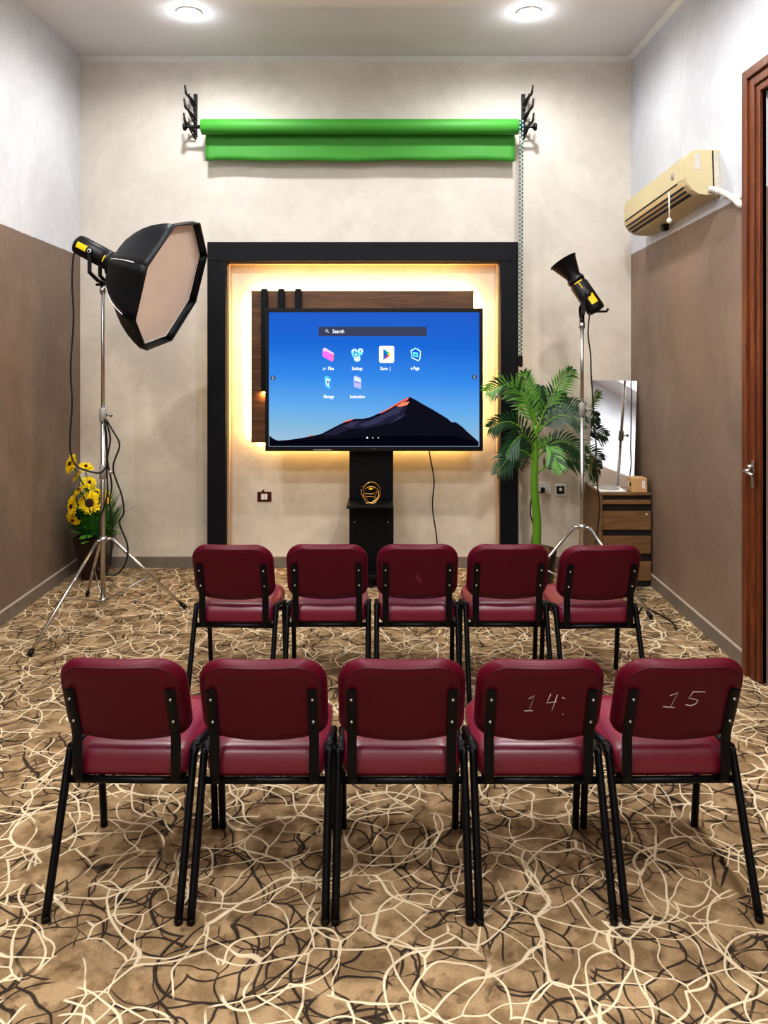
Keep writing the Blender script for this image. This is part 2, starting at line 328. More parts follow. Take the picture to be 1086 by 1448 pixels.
# sky image
m, nt, out = newmat('screen_sky_image'); h = N(nt); e = h.n('Emission'); h.link(e.outputs[0], out.inputs[0]); g_ = h.n('NewGeometry'); s_ = h.n('SeparateXYZ'); h.link(g_.outputs['Position'], s_.inputs[0])
t = h.n('MapRange'); h.link(s_.outputs[2], t.inputs[0]); t.inputs[1].default_value = sz0; t.inputs[2].default_value = sz1
tx = h.math('MULTIPLY', h.math('SUBTRACT', s_.outputs[0], (sx0 + sx1) / 2), .04)
cc = h.ramp(h.math('ADD', t.outputs[0], tx), [(0, rgb((150, 176, 198))), (.13, rgb((126, 170, 200))), (.28, rgb((98, 158, 212))), (.5, rgb((58, 130, 210))), (.75, rgb((34, 102, 194))), (1, rgb((40, 92, 184)))])
h.link(cc, e.inputs[0]); e.inputs[1].default_value = 1.0; SKY = m
MB().box(sx0, sx1, TY + .006, TY + .010, sz0, sz1).build('screen', SKY, tv)
q = lambda a, b: u(360 + a / 3.194, 400 + b / 3.194)
def epoly(name, polys, mats, parent, dy=.001, fn=q):
    mb = MB()
    for i, (pl, mi) in enumerate(polys): mb.prism([fn(*p) for p in pl], TY + .006 - dy - .0003 * i, TY + .006 - dy - .0003 * i - .0001, mi)
    return mb.build(name, mats, parent)
ridge = [(66, 690), (84, 704), (105, 713), (150, 710), (200, 703), (250, 694), (300, 683), (350, 657), (400, 632), (450, 615), (490, 614), (520, 608), (560, 590), (600, 570), (640, 545), (670, 528), (700, 515), (730, 530), (760, 548), (800, 570), (830, 588), (870, 612), (890, 630), (910, 630), (940, 652), (960, 672), (975, 685), (1012, 718), (1012, 738), (66, 738)]
dk = emat('screen_mountain', (20, 19, 32)); dk2 = emat('screen_mountain_base', (8, 8, 22)); gy = emat('screen_slope', (58, 56, 84)); gy2 = emat('screen_slope_dark', (38, 37, 58)); rd = emat('screen_alpenglow', (226, 104, 92)); rd2 = emat('screen_alpenglow_light', (240, 134, 100))
epoly('mountain_image', [(ridge, 0), ([(66, 715), (200, 712), (420, 700), (700, 690), (900, 690), (1012, 725), (1012, 738), (66, 738)], 1),
      ([(305, 688), (400, 640), (460, 622), (520, 620), (600, 582), (660, 545), (690, 560), (672, 596), (640, 610), (590, 640), (520, 655), (430, 660), (360, 690)], 3),
      ([(470, 640), (520, 622), (600, 584), (640, 560), (672, 560), (650, 590), (600, 606), (560, 632), (500, 650)], 2), ([(400, 650), (440, 626), (470, 628), (440, 655)], 2), ([(600, 640), (650, 605), (690, 590), (660, 612)], 2),
      ([(560, 590), (600, 570), (640, 545), (670, 528), (700, 516), (690, 530), (650, 546), (610, 570), (575, 588)], 4), ([(640, 556), (668, 540), (700, 535), (690, 552), (655, 560)], 5), ([(390, 634), (420, 620), (450, 615), (430, 624)], 4), ([(240, 694), (252, 686), (262, 692)], 4)],
      [dk, dk2, gy, gy2, rd, rd2], tv, .0015)
wht = emat('ui_white', (245, 246, 252), 1.0); bar = emat('ui_search_bar', (62, 68, 92))
sb = MB(); X0, Z1 = u(450.5, 462); X1, Z0 = u(603.5, 475); sb.box(X0, X1, TY + .0030, TY + .0036, Z0, Z1)
cx_, cz_ = u(462, 468); sb.tube([(cx_ + .008 * math.cos(a), TY + .002, cz_ + .003 + .008 * math.sin(a)) for a in [k * PI / 8 for k in range(16)]], .0018, 4, 1, closed=True)
sb.tube([(cx_ + .006, TY + .002, cz_ - .003), (cx_ + .014, TY + .002, cz_ - .012)], .0022, 4, 1)
tX, tZ = u(470, 468.7); text_poly(sb, 'Search', .040, tX, TY + .002, tZ, 1, 'LEFT', .0006, .8); sb.build('search_bar', [bar, wht], tv)
q2 = lambda a, b: u(440 + a / 5.716, 440 + b / 5.716)
pk = emat('icon_pink', (238, 112, 226)); pk2 = emat('icon_salmon', (250, 128, 150)); pk3 = emat('icon_pale_pink', (255, 196, 226))
cy = emat('icon_cyan', (110, 220, 240)); cy2 = emat('icon_pale_cyan', (206, 246, 250)); bl = emat('icon_blue', (22, 92, 214)); lb = emat('icon_light_blue', (90, 190, 250)); lv = emat('icon_lavender', (176, 176, 240))
epoly('app_icon', [([(92, 318), (98, 300), (118, 296), (130, 308), (182, 338), (182, 352), (92, 330)], 2), ([(92, 322), (130, 326), (170, 350), (165, 408), (92, 365)], 0), ([(170, 350), (184, 345), (180, 398), (165, 408)], 1)], [pk, pk2, pk3], tv, fn=q2)
def blob(cx, cy_, r, n=12, t=8, d=.25): return [(cx + r * (1 + d * (math.cos(t * 2 * PI * k / (n * t) * t) > 0) * .0 + d * (k % 2) * .6) * math.cos(2 * PI * k / n), cy_ + r * (1 + d * (k % 2) * .6) * math.sin(2 * PI * k / n)) for k in range(n)]
epoly('app_icon', [(blob(350, 330, 24, 16), 1), (blob(398, 322, 21, 16), 1), (blob(362, 352, 30, 16), 0), (blob(372, 384, 24, 16), 1), (blob(402, 345, 12), 0), (blob(362, 352, 20, 12, d=0), 2), (blob(362, 352, 11, 12, d=0), 1), (blob(398, 322, 7, 10, d=0), 3), (blob(350, 328, 7, 10, d=0), 3)], [cy, cy2, emat('icon_teal', (40, 150, 190)), bl], tv, fn=q2)
rr = [(558, 280), (662, 280), (671, 290), (671, 408), (662, 418), (558, 418), (549, 408), (549, 290)]
epoly('app_icon', [(rr, 0), ([(584, 308), (586, 306), (620, 350), (586, 394), (584, 390)], 1), ([(586, 306), (632, 336), (618, 352)], 2), ([(632, 336), (646, 350), (632, 364), (618, 350)], 3), ([(586, 394), (618, 350), (632, 364)], 4)],
      [wht, emat('icon_play_blue', (28, 110, 200)), emat('icon_play_green', (40, 180, 130)), emat('icon_play_yellow', (250, 205, 60)), emat('icon_play_red', (225, 45, 90))], tv, fn=q2)
epoly('app_icon', [([(803, 316), (845, 296), (888, 322), (884, 385), (868, 406), (812, 380)], 0), ([(811, 322), (845, 305), (880, 327), (876, 380), (866, 396), (818, 372)], 2), ([(820, 330), (862, 334), (866, 374), (826, 368)], 1), ([(834, 342), (852, 344), (852, 364), (836, 362)], 3), ([(838, 292), (842, 292), (842, 302), (838, 302)], 1), ([(866, 296), (870, 296), (870, 310), (866, 306)], 1)], [cy2, cy, bl, emat('icon_green', (40, 170, 160))], tv, fn=q2)
epoly('app_icon', [([(106, 530), (132, 522), (160, 545), (164, 590), (150, 632), (118, 610), (108, 570)], 0), ([(118, 540), (148, 552), (154, 590), (140, 612), (120, 590)], 1), ([(128, 555), (146, 572), (130, 592)], 2), ([(146, 580), (162, 560), (156, 610), (146, 600)], 2)], [lb, cy2, bl], tv, fn=q2)
epoly('app_icon', [([(342, 530), (360, 520), (404, 540), (404, 630), (345, 612)], 0), ([(350, 532), (398, 550), (398, 572), (352, 560)], 1), ([(352, 566), (398, 580), (398, 584), (352, 572)], 2)], [lv, cy2, bl], tv, fn=q2)
def cap(s, a, b, w=.034):
    mb = MB(); X, Z = q2(a, b); text_poly(mb, s, w, X, TY + .003, Z, 0, 'CENTER', .0008, .72); mb.build('icon_caption', wht, tv)
cap('.rr  Files', 138, 464); cap('Settings', 372, 464); cap('Store  (', 600, 464); cap('e-Page', 840, 462); cap('Manage', 142, 692); cap('Instruction', 374, 692)
for a, r in ((453, 8), (498, 5), (543, 5)):
    X, Z = q2(a, 1024); MB().lathe([(r * .00085, 0), (r * .00085, .0005)], (X, TY + .003, Z), (0, -1, 0), 12).build('page_dot', wht, tv)
for a, b, sg in ((83, 430, 1), (994, 425, -1)):
    X, Z = q(a, b); mb = MB(); mb.lathe([(.018, 0), (.018, .0004)], (X, TY + .0045, Z), (0, -1, 0), 16, 1)
    mb.tube([(X - .005 * sg, TY + .003, Z + .011), (X + .006 * sg, TY + .003, Z), (X - .005 * sg, TY + .003, Z - .011)], .0022, 4); mb.build('side_arrow', [wht, bar], tv)
X, Z = u(528, 634.8); MB().box(X - .016, X + .016, TY - .0015, TY, Z - .003, Z + .003).build('badge', mat('badge_grey', (60, 60, 62), .4), tv)
# stand
sxl, sxr = px2x(494, 5.72), px2x(556, 5.72)
MB().box(sxl, sxr, 5.72, 5.80, .592, 1.35, bev=.003).box(sxl + .03, sxr - .03, TY + .075, 5.72, 1.15, 1.6).build('column', M['black'], tv)
MB().box(sxl + .002, sxr + .002, 5.67, 5.80, .10, .572, bev=.003).build('lower_cabinet', M['black'], tv)
MB().box(px2x(490, 5.5), px2x(556, 5.5), 5.50, 5.80, .572, .592, bev=.003).build('shelf', M['plastic'], tv)
for sx in (sxl + .04, sxr - .04): MB().lathe([(.006, 0), (.005, .003)], (sx, 5.67, .44), (0, -1, 0), 12).build('screw', M['steel'], tv)
MB().box(sxl - .10, sxr + .10, 5.50, 5.90, .07, .10, bev=.004).build('base_plate', M['black'], tv)
for sx in (sxl - .06, sxr + .06, (sxl + sxr) / 2):
    for sy in (5.56, 5.84):
        MB().cyl((sx - .014, sy, .03), (sx + .014, sy, .03), .03).box(sx - .02, sx + .02, sy - .02, sy + .02, .045, .07).build('castor', M['plastic'], tv)
MB().tube(spline([(px2x(606, 5.80), 5.72, 1.02), (px2x(607, 5.85), 5.82, .92), (px2x(614, 5.9), 5.92, .7), (px2x(612, 5.9), 5.93, .5), (px2x(618, 5.9), 5.93, .25), (px2x(620, 5.9), 5.93, .008), (px2x(606, 5.9), 5.86, .008)]), .005, 6).build('power_cord', M['cable'], tv)
# gold wire ornament on the shelf
OY = 5.56
o3 = lambda a, b, dy=0: V(((500 + a / 18.1 - CX) * OY / F, OY + dy, .592 + .004 + (748 - b) / 18.1 * OY / F))
orn = MB(); w = .0032
for st, dy0, dy1 in (([(265, 340), (300, 270), (370, 215), (455, 195), (550, 220), (630, 290), (670, 370), (685, 450), (672, 540)], 0, .02), ([(290, 385), (350, 335), (440, 310), (530, 325), (600, 370)], .0, .0),
    ([(235, 280), (250, 370), (275, 460), (300, 540), (320, 610)], -.01, .0), ([(195, 400), (210, 510), (260, 610), (320, 725)], .02, .0), ([(290, 480), (420, 492), (500, 490), (560, 440)], 0, -.01), ([(315, 570), (430, 566), (530, 572)], 0, 0),
    ([(615, 370), (590, 460), (545, 560), (530, 600)], -.01, 0), ([(672, 540), (640, 620), (560, 720), (450, 742), (320, 725)], .02, 0), ([(640, 440), (640, 540), (590, 640), (500, 720)], .03, .0), ([(320, 610), (350, 680), (440, 735), (520, 680), (560, 600)], .0, .02), ([(240, 500), (300, 620), (380, 700), (440, 740)], .01, 0)):
    n_ = len(st); orn.tube(spline([o3(a, b, dy0 + (dy1 - dy0) * i / (n_ - 1)) for i, (a, b) in enumerate(st)], 4), w, 6)
orn = orn.build('wire_ornament', [M['gold'], M['yellow']]); orn.parent = None
tag(orn, 'small gold wire helmet-like ornament standing on the black shelf under the screen', 'ornament')
inl = MB().prism([(o3(a, b).x, o3(a, b).z) for a, b in ((375, 370), (440, 335), (510, 365), (440, 395))], OY, OY + .004).build('yellow_inlay', M['yellow'], orn)
MB().lathe([(.035, 0), (.04, .003), (.03, .006)], V((o3(440, 0).x, OY, .5925)), (0, 0, 1), 20).xf(Matrix.Identity(4)).build('base', M['black'], orn)
# ------------------------------------------------------------------ green roller backdrop
bd = empty('roller_backdrop', (-.166, 5.9, 3.2), 'bright green rolled photo backdrop on black wall brackets above the portal', 'backdrop')
RY = 5.90; rz = px2z(179.5, RY); rx0, rx1 = px2x(285, RY), px2x(733, RY)
MB().lathe([(.040, 0), (.056, 0), (.059, .004), (.059, rx1 - rx0 - .004), (.056, rx1 - rx0), (.040, rx1 - rx0)], (rx0, RY, rz), (1, 0, 0), 40).build('roll', M['green'], bd)
cl = MB(); nx = 60; zb = px2z(227, RY + .05); cxa, cxb = px2x(290.5, RY + .05), px2x(728, RY + .05); vs = []
for i in range(nx + 1):
    t_ = i / nx; X = cxa + (cxb - cxa) * t_; wob = .004 * math.sin(t_ * 23) + .004 * math.sin(t_ * 9 + 1) + (.006 if i < 2 else 0) * -1
    for k in range(7):
        s_ = k / 6; vs.append((X, RY + .0575 - .002 * s_ + .003 * math.sin(t_ * 14) * s_, (rz - .012) * (1 - s_) + (zb + wob) * s_))
cl.add(vs, [(i * 7 + k, i * 7 + k + 1, (i + 1) * 7 + k + 1, (i + 1) * 7 + k) for i in range(nx) for k in range(6)], 0, True)
cloth = cl.build('backdrop_cloth', M['green'], bd); md = cloth.modifiers.new('s', 'SOLIDIFY'); md.thickness = .0015
for sg, X in ((-1, px2x(277, YB)), (1, px2x(739.5, YB))):
    br = MB().box(X - .014, X + .014, YB - .022, YB - .001, px2z(194, YB), px2z(134, YB), bev=.002).build('bracket', M['plastic'], bd)
    for L, zz in ((.13, px2z(150, YB)), (.15, px2z(170, YB)), (.16, px2z(190, YB))):
        o_ = sg * .0
        MB().tube(spline([(X, YB - .015, zz), (X + sg * .02, YB - L * .5, zz + .035), (X + sg * .04, YB - L, zz + .05), (X + sg * .045, YB - L - .01, zz + .075), (X + sg * .05, YB - L - .012, zz + .115)], 5), [.011] * 8 + [.009] * 8 + [.007] * 5, 8).tube([(X + sg * .03, YB - L * .6, zz + .04), (X + sg * .032, YB - L * .6 - .005, zz + .07)], .006, 6).tube([(X, YB - .015, zz - .045), (X + sg * .03, YB - L * .75, zz + .035)], .007, 6).build('hook', M['plastic'], br)
    xe = rx0 if sg < 0 else rx1
    MB().lathe([(.035, -.012), (.035, .004), (.016, .006), (.012, .035), (.009, .10), (.012, .11), (.026, .118), (.030, .128), (.026, .138), (.008, .142)], (xe, RY, rz), (sg, 0, 0), 20).build('end_knob', M['plastic'], bd)
chx = px2x(738.5, 5.80); ch = MB(); nb = 230; zt = rz + .03; zl = px2z(505, 5.80)
for sx in (-.009, .009):
    for k in range(nb):
        z = zt + (zl - zt) * k / nb; Y = 5.835 + .0 * k; j = ((k // 2 + (sx > 0)) % 2)
        xk = chx + sx * 1.1 * (1 - .35 * k / nb) - .006 * k / nb
        ch.lathe([(.003, -.0042), (.0075, 0), (.003, .0042)], (xk, Y, z), (0, 0, 1), 6, j)
    ch.tube([(chx + sx, 5.835, zt), (chx + sx * .55 - .006, 5.835, zl)], .0028, 5, 0)
ch.build('bead_chain', [M['teal'], M['bead']], bd)
MB().lathe([(.028, -.008), (.034, 0), (.034, .014), (.028, .02)], (rx1 + .02, RY, rz), (1, 0, 0), 20).build('chain_gear', M['teal'], bd)
MB().box(chx - .022, chx + .008, 5.82, 5.85, zl - .075, zl + .015, bev=.008).build('chain_weight', M['plastic'], bd)
# ------------------------------------------------------------------ studio lights
def tripod(root, cx, cy, feet, hubz, poletop, polr, collars):
    hub = V((cx, cy, hubz)); low = V((cx, cy, .12))
    MB().tube([(cx, cy, .10), (cx, cy, collars[0])], polr * 1.25, 14).tube([(cx, cy, collars[0]), (cx, cy, poletop)], polr, 14).build('pole', M['chrome'], root)
    for z in collars:
        c = MB().lathe([(polr * 1.3, -.045), (polr * 1.9, -.04), (polr * 1.9, .035), (polr * 1.4, .045)], (cx, cy, z), (0, 0, 1), 16).build('collar', M['grey'], root)
        MB().cyl((cx + .02, cy, z), (cx + .05, cy - .01, z), .006, 8).lathe([(.012, 0), (.016, .006), (.012, .014)], (cx + .048, cy - .01, z), (1, -.2, 0), 10).build('knob', M['steel'], c)
    MB().lathe([(polr * 1.5, -.02), (polr * 2.4, -.015), (polr * 2.4, .012), (polr * 1.5, .02)], hub, (0, 0, 1), 16).build('leg_hub', M['steel'], root)
    MB().lathe([(polr * 1.4, -.02), (polr * 2.0, -.012), (polr * 2.0, .012), (polr * 1.4, .02)], low, (0, 0, 1), 16).build('brace_hub', M['steel'], root)
    for fx, fy in feet:
        f = V((fx, fy, .012)); d = (f - hub); dh = V((d.x, d.y, 0)).normalized(); a = hub + dh * .055
        lg = MB().tube([hub + dh * .015, a], (.009), 8).tube([a, f], .0105, 10).build('leg', M['chrome'], root)
        MB().tube([f - (f - a).normalized() * .035, f + V((0, 0, -.0))], .0145, 10).build('rubber_foot', M['plastic'], lg)
        mid = a + (f - a) * .52
        MB().tube([low + dh * .02, mid], (.0055), 6).build('brace', M['steel'], root)
# left: octagonal softbox
LX, LY = -1.757, 4.90
sl = empty('studio_light', (LX, LY, 0), 'studio lamp with black octagonal softbox on chrome tripod, left corner', 'light')
tripod(sl, LX, LY, [(-1.95, 4.30), (-1.286, 5.09), (-2.03, 5.36)], .505, 2.10, .0115, (1.29, .93))
C = V((-1.27371329, 4.75, 2.09054279)); npz = V((-0.93377263, 0.14061484, 0.32908378)); uu = npz.cross(V((0, 0, 1))).normalized(); vv = uu.cross(npz); RR = .4212; rot = 2.16786
C = C * 1.0
def ring(r, d, n=8, sag=0):
    o = []
    for k in range(8):
        a = rot - k * PI / 4; b = rot - (k + 1) * PI / 4; A = uu * math.cos(a) + vv * math.sin(a); B = uu * math.cos(b) + vv * math.sin(b)
        for j in range(n // 8):
            t_ = j / (n // 8); q_ = A * (1 - t_) + B * t_
            o.append(C + npz * d + q_ * r * (1 - sag * math.sin(PI * t_)))
    return o
prof = [(1.0, -.0), (1.0, .045), (.955, .09), (.88, .15), (.78, .21), (.66, .265), (.50, .325), (.33, .372), (.17, .40)]
vs = []; nn = 48
for i, (r, d) in enumerate(prof): vs += ring(RR * r, d, nn, .0 if i in (0, len(prof) - 1) else .035)
sbm = MB()
for k8 in range(8):
    ks = [(k8 * 6 + j) % nn for j in range(7)]
    sbm.add([vs[i * nn + k] for i in range(len(prof)) for k in ks], [(i * 7 + j, i * 7 + j + 1, (i + 1) * 7 + j + 1, (i + 1) * 7 + j) for i in range(len(prof) - 1) for j in range(6)], 0, True)
sbx = sbm.build('softbox', M['blackfab'], sl); md = sbx.modifiers.new('s', 'SOLIDIFY'); md.thickness = .004; md.offset = -1
dv = ring(RR * .95, .045, 48); dn = len(dv); dv2 = ring(RR * .5, .055, 48, -.0)
MB().add(dv + dv2 + [C + npz * .058], [(k, (k + 1) % dn, dn + (k + 1) % dn, dn + k) for k in range(dn)] + [(dn + k, dn + (k + 1) % dn, 2 * dn) for k in range(dn)], 0, True).build('diffuser', M['diff'], sbx)
MB().tube(ring(RR * .955, .042, 8), .003, 6, closed=True).build('hem', M['white'], sbx)
MB().tube(ring(RR * 1.0, .0, 8), .006, 6, closed=True).build('rim', M['blackfab'], sbx)
for k, i0, i1 in ((7, 2, 7), (6, 2, 7)):
    a = rot - k * PI / 4; A = uu * math.cos(a) + vv * math.sin(a)
    MB().tube([C + npz * prof[i][1] + A * (RR * prof[i][0] + .005) for i in range(i0, i1)], .0035, 6).build('rib', M['white'], sbx)
ap = C + npz * .395
MB().lathe([(.05, 0), (.078, 0), (.082, .012), (.078, .03), (.06, .034)], ap, npz, 28).build('speed_ring', M['plastic'], sl)
e2 = ap + npz * .03 + V((0, 0, .012)); lampax = (npz + V((0, 0, .16))).normalized()
hd = MB().lathe([(.055, 0), (.062, .01), (.062, .05), (.057, .055), (.057, .06), (.062, .065), (.062, .23), (.058, .25), (.04, .262)], e2, lampax, 28)
for k in range(5): hd.tube([e2 + lampax * (.1 + .03 * k) + V((0, 0, .060)) - V((0, .02, 0)), e2 + lampax * (.1 + .03 * k) + V((0, 0, .060)) + V((0, .02, 0))], .004, 4)
hd = hd.build('lamp_head', M['plastic'], sl)
sd = V((0, -1, 0)); sd = (sd - lampax * sd.dot(lampax)).normalized(); up = lampax.cross(sd); up = up if up.z > 0 else -up
def decal(mb, o, ax, upv, s0, s1, t0, t1, r, mi=0):           # curved patch on a cylinder side
    out = sd; vs = []; m_ = 6
    for i in range(m_ + 1):
        an = (t0 + (t1 - t0) * i / m_) / r
        for s_ in (s0, s1): vs.append(o + ax * s_ + (out * math.cos(an) + upv * math.sin(an)) * r)
    mb.add(vs, [(2 * i, 2 * i + 1, 2 * i + 3, 2 * i + 2) for i in range(m_)], mi)
mb = MB(); decal(mb, e2, lampax, up, .155, .225, -.018, .020, .0635); mb.build('yellow_label', M['yellow'], hd)
mb = MB(); decal(mb, e2, lampax, up, .022, .030, -.022, .022, .0635); mb.build('yellow_stripe', M['yellow'], hd)
mc = e2 + lampax * .125; MB().lathe([(.02, 0), (.02, .012), (.012, .014)], mc + sd * .06, sd, 18).lathe([(.013, 0), (.013, .002)], mc + sd * .0745, sd, 16, 1).lathe([(.008, 0), (.008, .002)], mc + sd * .077, sd, 12, 0).build('pivot_knob', [M['plastic'], M['white']], hd)
top = V((LX, LY, 2.10))
yk = MB()
for s_ in (1, -1):
    yk.tube([mc + sd * .068 * s_, mc + sd * .068 * s_ + V((.0, 0, -.13)), V((LX, LY, 2.125)) + sd * .068 * s_ * .9, V((LX, LY, 2.125))], (.008, .016), 4, flat=V((0, 1, 0)), sm=False)
yk.cyl((LX, LY, 2.07), (LX, LY, 2.13), .016).cyl((LX - .04, LY - .01, 2.11), (LX + .03, LY, 2.11), .009).build('yoke', M['plastic'], sl)
MB().lathe([(.02, -.02), (.02, .02)], (LX, LY, 2.075), (0, 0, 1), 14).lathe([(.012, 0), (.014, .012), (.01, .02)], (LX + .02, LY - .01, 2.075), (1, -.3, 0), 10).build('top_clamp', M['steel'], sl)
cb = lambda l, Y: [P(a, b, Y + (c[0] if c else 0)) for a, b, *c in l]
re = e2 + lampax * .25 + V((0, -.01, -.05))
MB().tube(spline([re] + cb([(104, 362), (102, 400), (104, 450), (100, 520), (102, 570), (99, 620), (101, 645), (110, 660), (128, 667), (143, 668), (151, 655), (150, 625), (148, 600)], 4.84)), .0055, 6).build('power_cord', M['cable'], sl)
MB().tube(spline(cb([(150, 593), (160, 610), (169, 630), (160, 662), (172, 700), (175, 725), (169, 740), (180, 770), (178, 795), (165, 812), (150, 811), (135, 802)], 4.93)), .0055, 6).build('power_cord', M['cable'], sl)
MB().tube(spline(cb([(149, 592), (156, 620), (152, 650), (158, 685), (155, 710), (159, 735), (158, 765), (156, 800)], 4.93)), .0055, 6).build('power_cord', M['cable'], sl)
MB().tube(spline(cb([(148, 592), (151, 625), (151, 660), (152, 695), (148, 715), (141, 735), (139, 770)], 4.86)), .0055, 6).build('power_cord', M['cable'], sl)
# right: bare lamp with reflector cone
RX, RYY = 1.338, 5.20
sr = empty('studio_light', (RX, RYY, 0), 'studio lamp with bare black reflector cone tilted up on chrome tripod, by the cabinet', 'light')
aa = lambda d, r: (RX + r * math.cos(math.radians(d)), RYY + r * math.sin(math.radians(d)))
tripod(sr, RX, RYY, [(1.70, 4.90), aa(185, .5), aa(80, .44)], .515, 1.88, .0115, (1.30,))
LP = P(842, 437, 5.2); HP = P(815, 392, 5.2); ax = (HP - LP); hl = ax.length; ax = (ax.normalized() + V((0, .22, 0))).normalized()
lh = MB().lathe([(.035, -.02), (.058, -.015), (.062, 0), (.062, hl * .8), (.055, hl * .83), (.055, hl * .88), (.060, hl * .9), (.060, hl)], LP, ax, 28)
lh.tube([LP + ax * -.01 + V((-.03, -.03, -.01)), LP + ax * -.02 + V((.055, -.03, .0)), LP + V((.075, -.03, .0))], .009, 6)
lh = lh.build('lamp_head', M['plastic'], sr)
tp = LP + ax * hl
MB().lathe([(.052, -.005), (.050, .02), (.090, .135), (.098, .140), (.098, .145), (.088, .142), (.047, .02)], tp, ax, 36, cap=False).build('reflector_cone', M['plastic'], sr)
sd = V((0, -1, 0)); sd = (sd - ax * sd.dot(ax)).normalized(); up = ax.cross(sd)
mb = MB(); decal(mb, LP, ax, up, .03, .10, -.018 + .02, .012 + .02, .0635); decal(mb, LP, ax, up, .03, .10, -.018 - .0, .010 - .0, .0635); mb.build('yellow_label', M['yellow'], lh)
mb = MB(); decal(mb, LP, ax, up, .205, .212, -.04, .02, .0635); decal(mb, LP, ax, up, .155, .205, -.012, -.007, .0635); mb.build('yellow_stripe', M['yellow'], lh)
mc = LP + ax * .11
yk = MB()
for s_ in (1, -1): yk.tube([mc + sd * .07 * s_, mc + sd * .07 * s_ + V((-.03, 0, -.07)), V((RX, RYY, 1.925)) + sd * .06 * s_, V((RX, RYY, 1.925))], (.008, .015), 4, flat=V((0, 1, 0)), sm=False)
yk.cyl((RX, RYY, 1.86), (RX, RYY, 1.93), .016).build('yoke', M['plastic'], sr)
MB().lathe([(.022, 0), (.022, .012), (.012, .014)], mc + sd * .062, sd, 18).build('pivot_knob', M['plastic'], lh)
MB().lathe([(.02, -.02), (.02, .02)], (RX, RYY, 1.86), (0, 0, 1), 14).build('top_clamp', M['steel'], sr)
MB().tube(spline([LP + V((-.04, -.02, .0))] + cb([(832, 460), (832, 478), (835, 500), (836, 530), (838, 560), (840, 600), (843, 630), (842, 660), (845, 690), (848, 712), (846, 740), (842, 770), (838, 800)], 5.15) + [V((1.42, 5.12, .008)), V((1.6, 4.95, .008)), V((1.72, 5.1, .008)), V((1.8, 4.85, .008)), V((1.78, 4.7, .008))]), .005, 6).build('power_cord', M['cable'], sr)
# ------------------------------------------------------------------ plants
def palm():
    bx, by = 1.108, 5.60
    r = empty('potted_palm', (bx, by, 0), 'tall artificial palm with lime green trunk and dark feathery fronds beside the portal', 'plant')
    MB().lathe([(.10, 0), (.12, .02), (.145, .24), (.15, .26), (.135, .26), (.13, .22), (.0, .22)], (bx, by, 0), (0, 0, 1), 28, cap=False).build('pot', M['pot'], r)
    tr = MB().tube(spline([(bx, by, .2), (bx + .008, by, .45), (bx - .01, by, .7), (bx - .004, by, .95), (bx, by, 1.15)], 6), [.034 - .0006 * i for i in range(25)], 14)
    tr.build('trunk', M['trunk'], r)
    R_ = random.Random(3)
    L = [(600, 690, 553, -.12, .6, 1), (605, 741, 528, -.04, .08, 1), (610, 808, 524, .0, .2, 1), (615, 826, 598, -.05, .5, 0), (618, 824, 575, .12, .4, 0), (640, 694, 604, -.10, .55, 0), (655, 704, 668, -.12, .7, 0),
         (640, 716, 640, -.25, .6, 0), (640, 793, 664, -.22, .7, 1), (650, 826, 640, .02, .55, 0), (672, 828, 656, .06, .4, 0), (632, 735, 660, .2, .6, 0), (612, 722, 552, -.02, .45, 1), (622, 800, 560, .25, .4, 0), (600, 764, 548, .14, .1, 0)]
    for (b, tx, ty, dy, arch, br) in L:
        A = P(758, b, by); T = P(tx, ty, by + dy); d = T - A; ln = d.length
        pts = []
        for i in range(17):
            t_ = i / 16; p = A + d * t_; p.z += arch * .62 * ln * math.sin(PI * t_) * (1 - .25 * t_) if arch else 0; pts.append(p)
        mb = MB(); mb.tube(pts, [.007 - .0003 * i for i in range(17)], 6, 1)
        nf = V((R_.uniform(-.3, .3), -1, R_.uniform(-.1, .4))).normalized()
        cnt = 17
        for i in range(cnt):
            t_ = .16 + .84 * i / (cnt - 1); k = min(15, int(t_ * 16)); fr_ = t_ * 16 - k; p = pts[k] * (1 - fr_) + pts[k + 1] * fr_; tan = (pts[k + 1] - pts[k]).normalized()
            for s_ in (-1, 1):
                side = tan.cross(nf).normalized() * s_; ll = (.055 + .10 * math.sin(PI * min(1, t_ * 1.02)) ** .7) * R_.uniform(.85, 1.1) * (1 if ln > .3 else .85)
                dr_ = (side * .80 + tan * (.55 + .5 * t_) + nf * R_.uniform(-.05, .12)).normalized()
                m1 = p + dr_ * ll * .5; tip = p + dr_ * ll + V((0, 0, -ll * .22)); wv = dr_.cross(nf).normalized() * .0078
                mb.add([p - wv * .5, p + wv * .5, m1 + wv + nf * .002, tip, m1 - wv + nf * .002], [(0, 1, 2, 4), (4, 2, 3)], 0 if not (br and R_.random() < .75) else 2)
        mb.build('frond', [M['leaf'], M['trunk'], M['leaf2']], r, recalc=False)
palm()
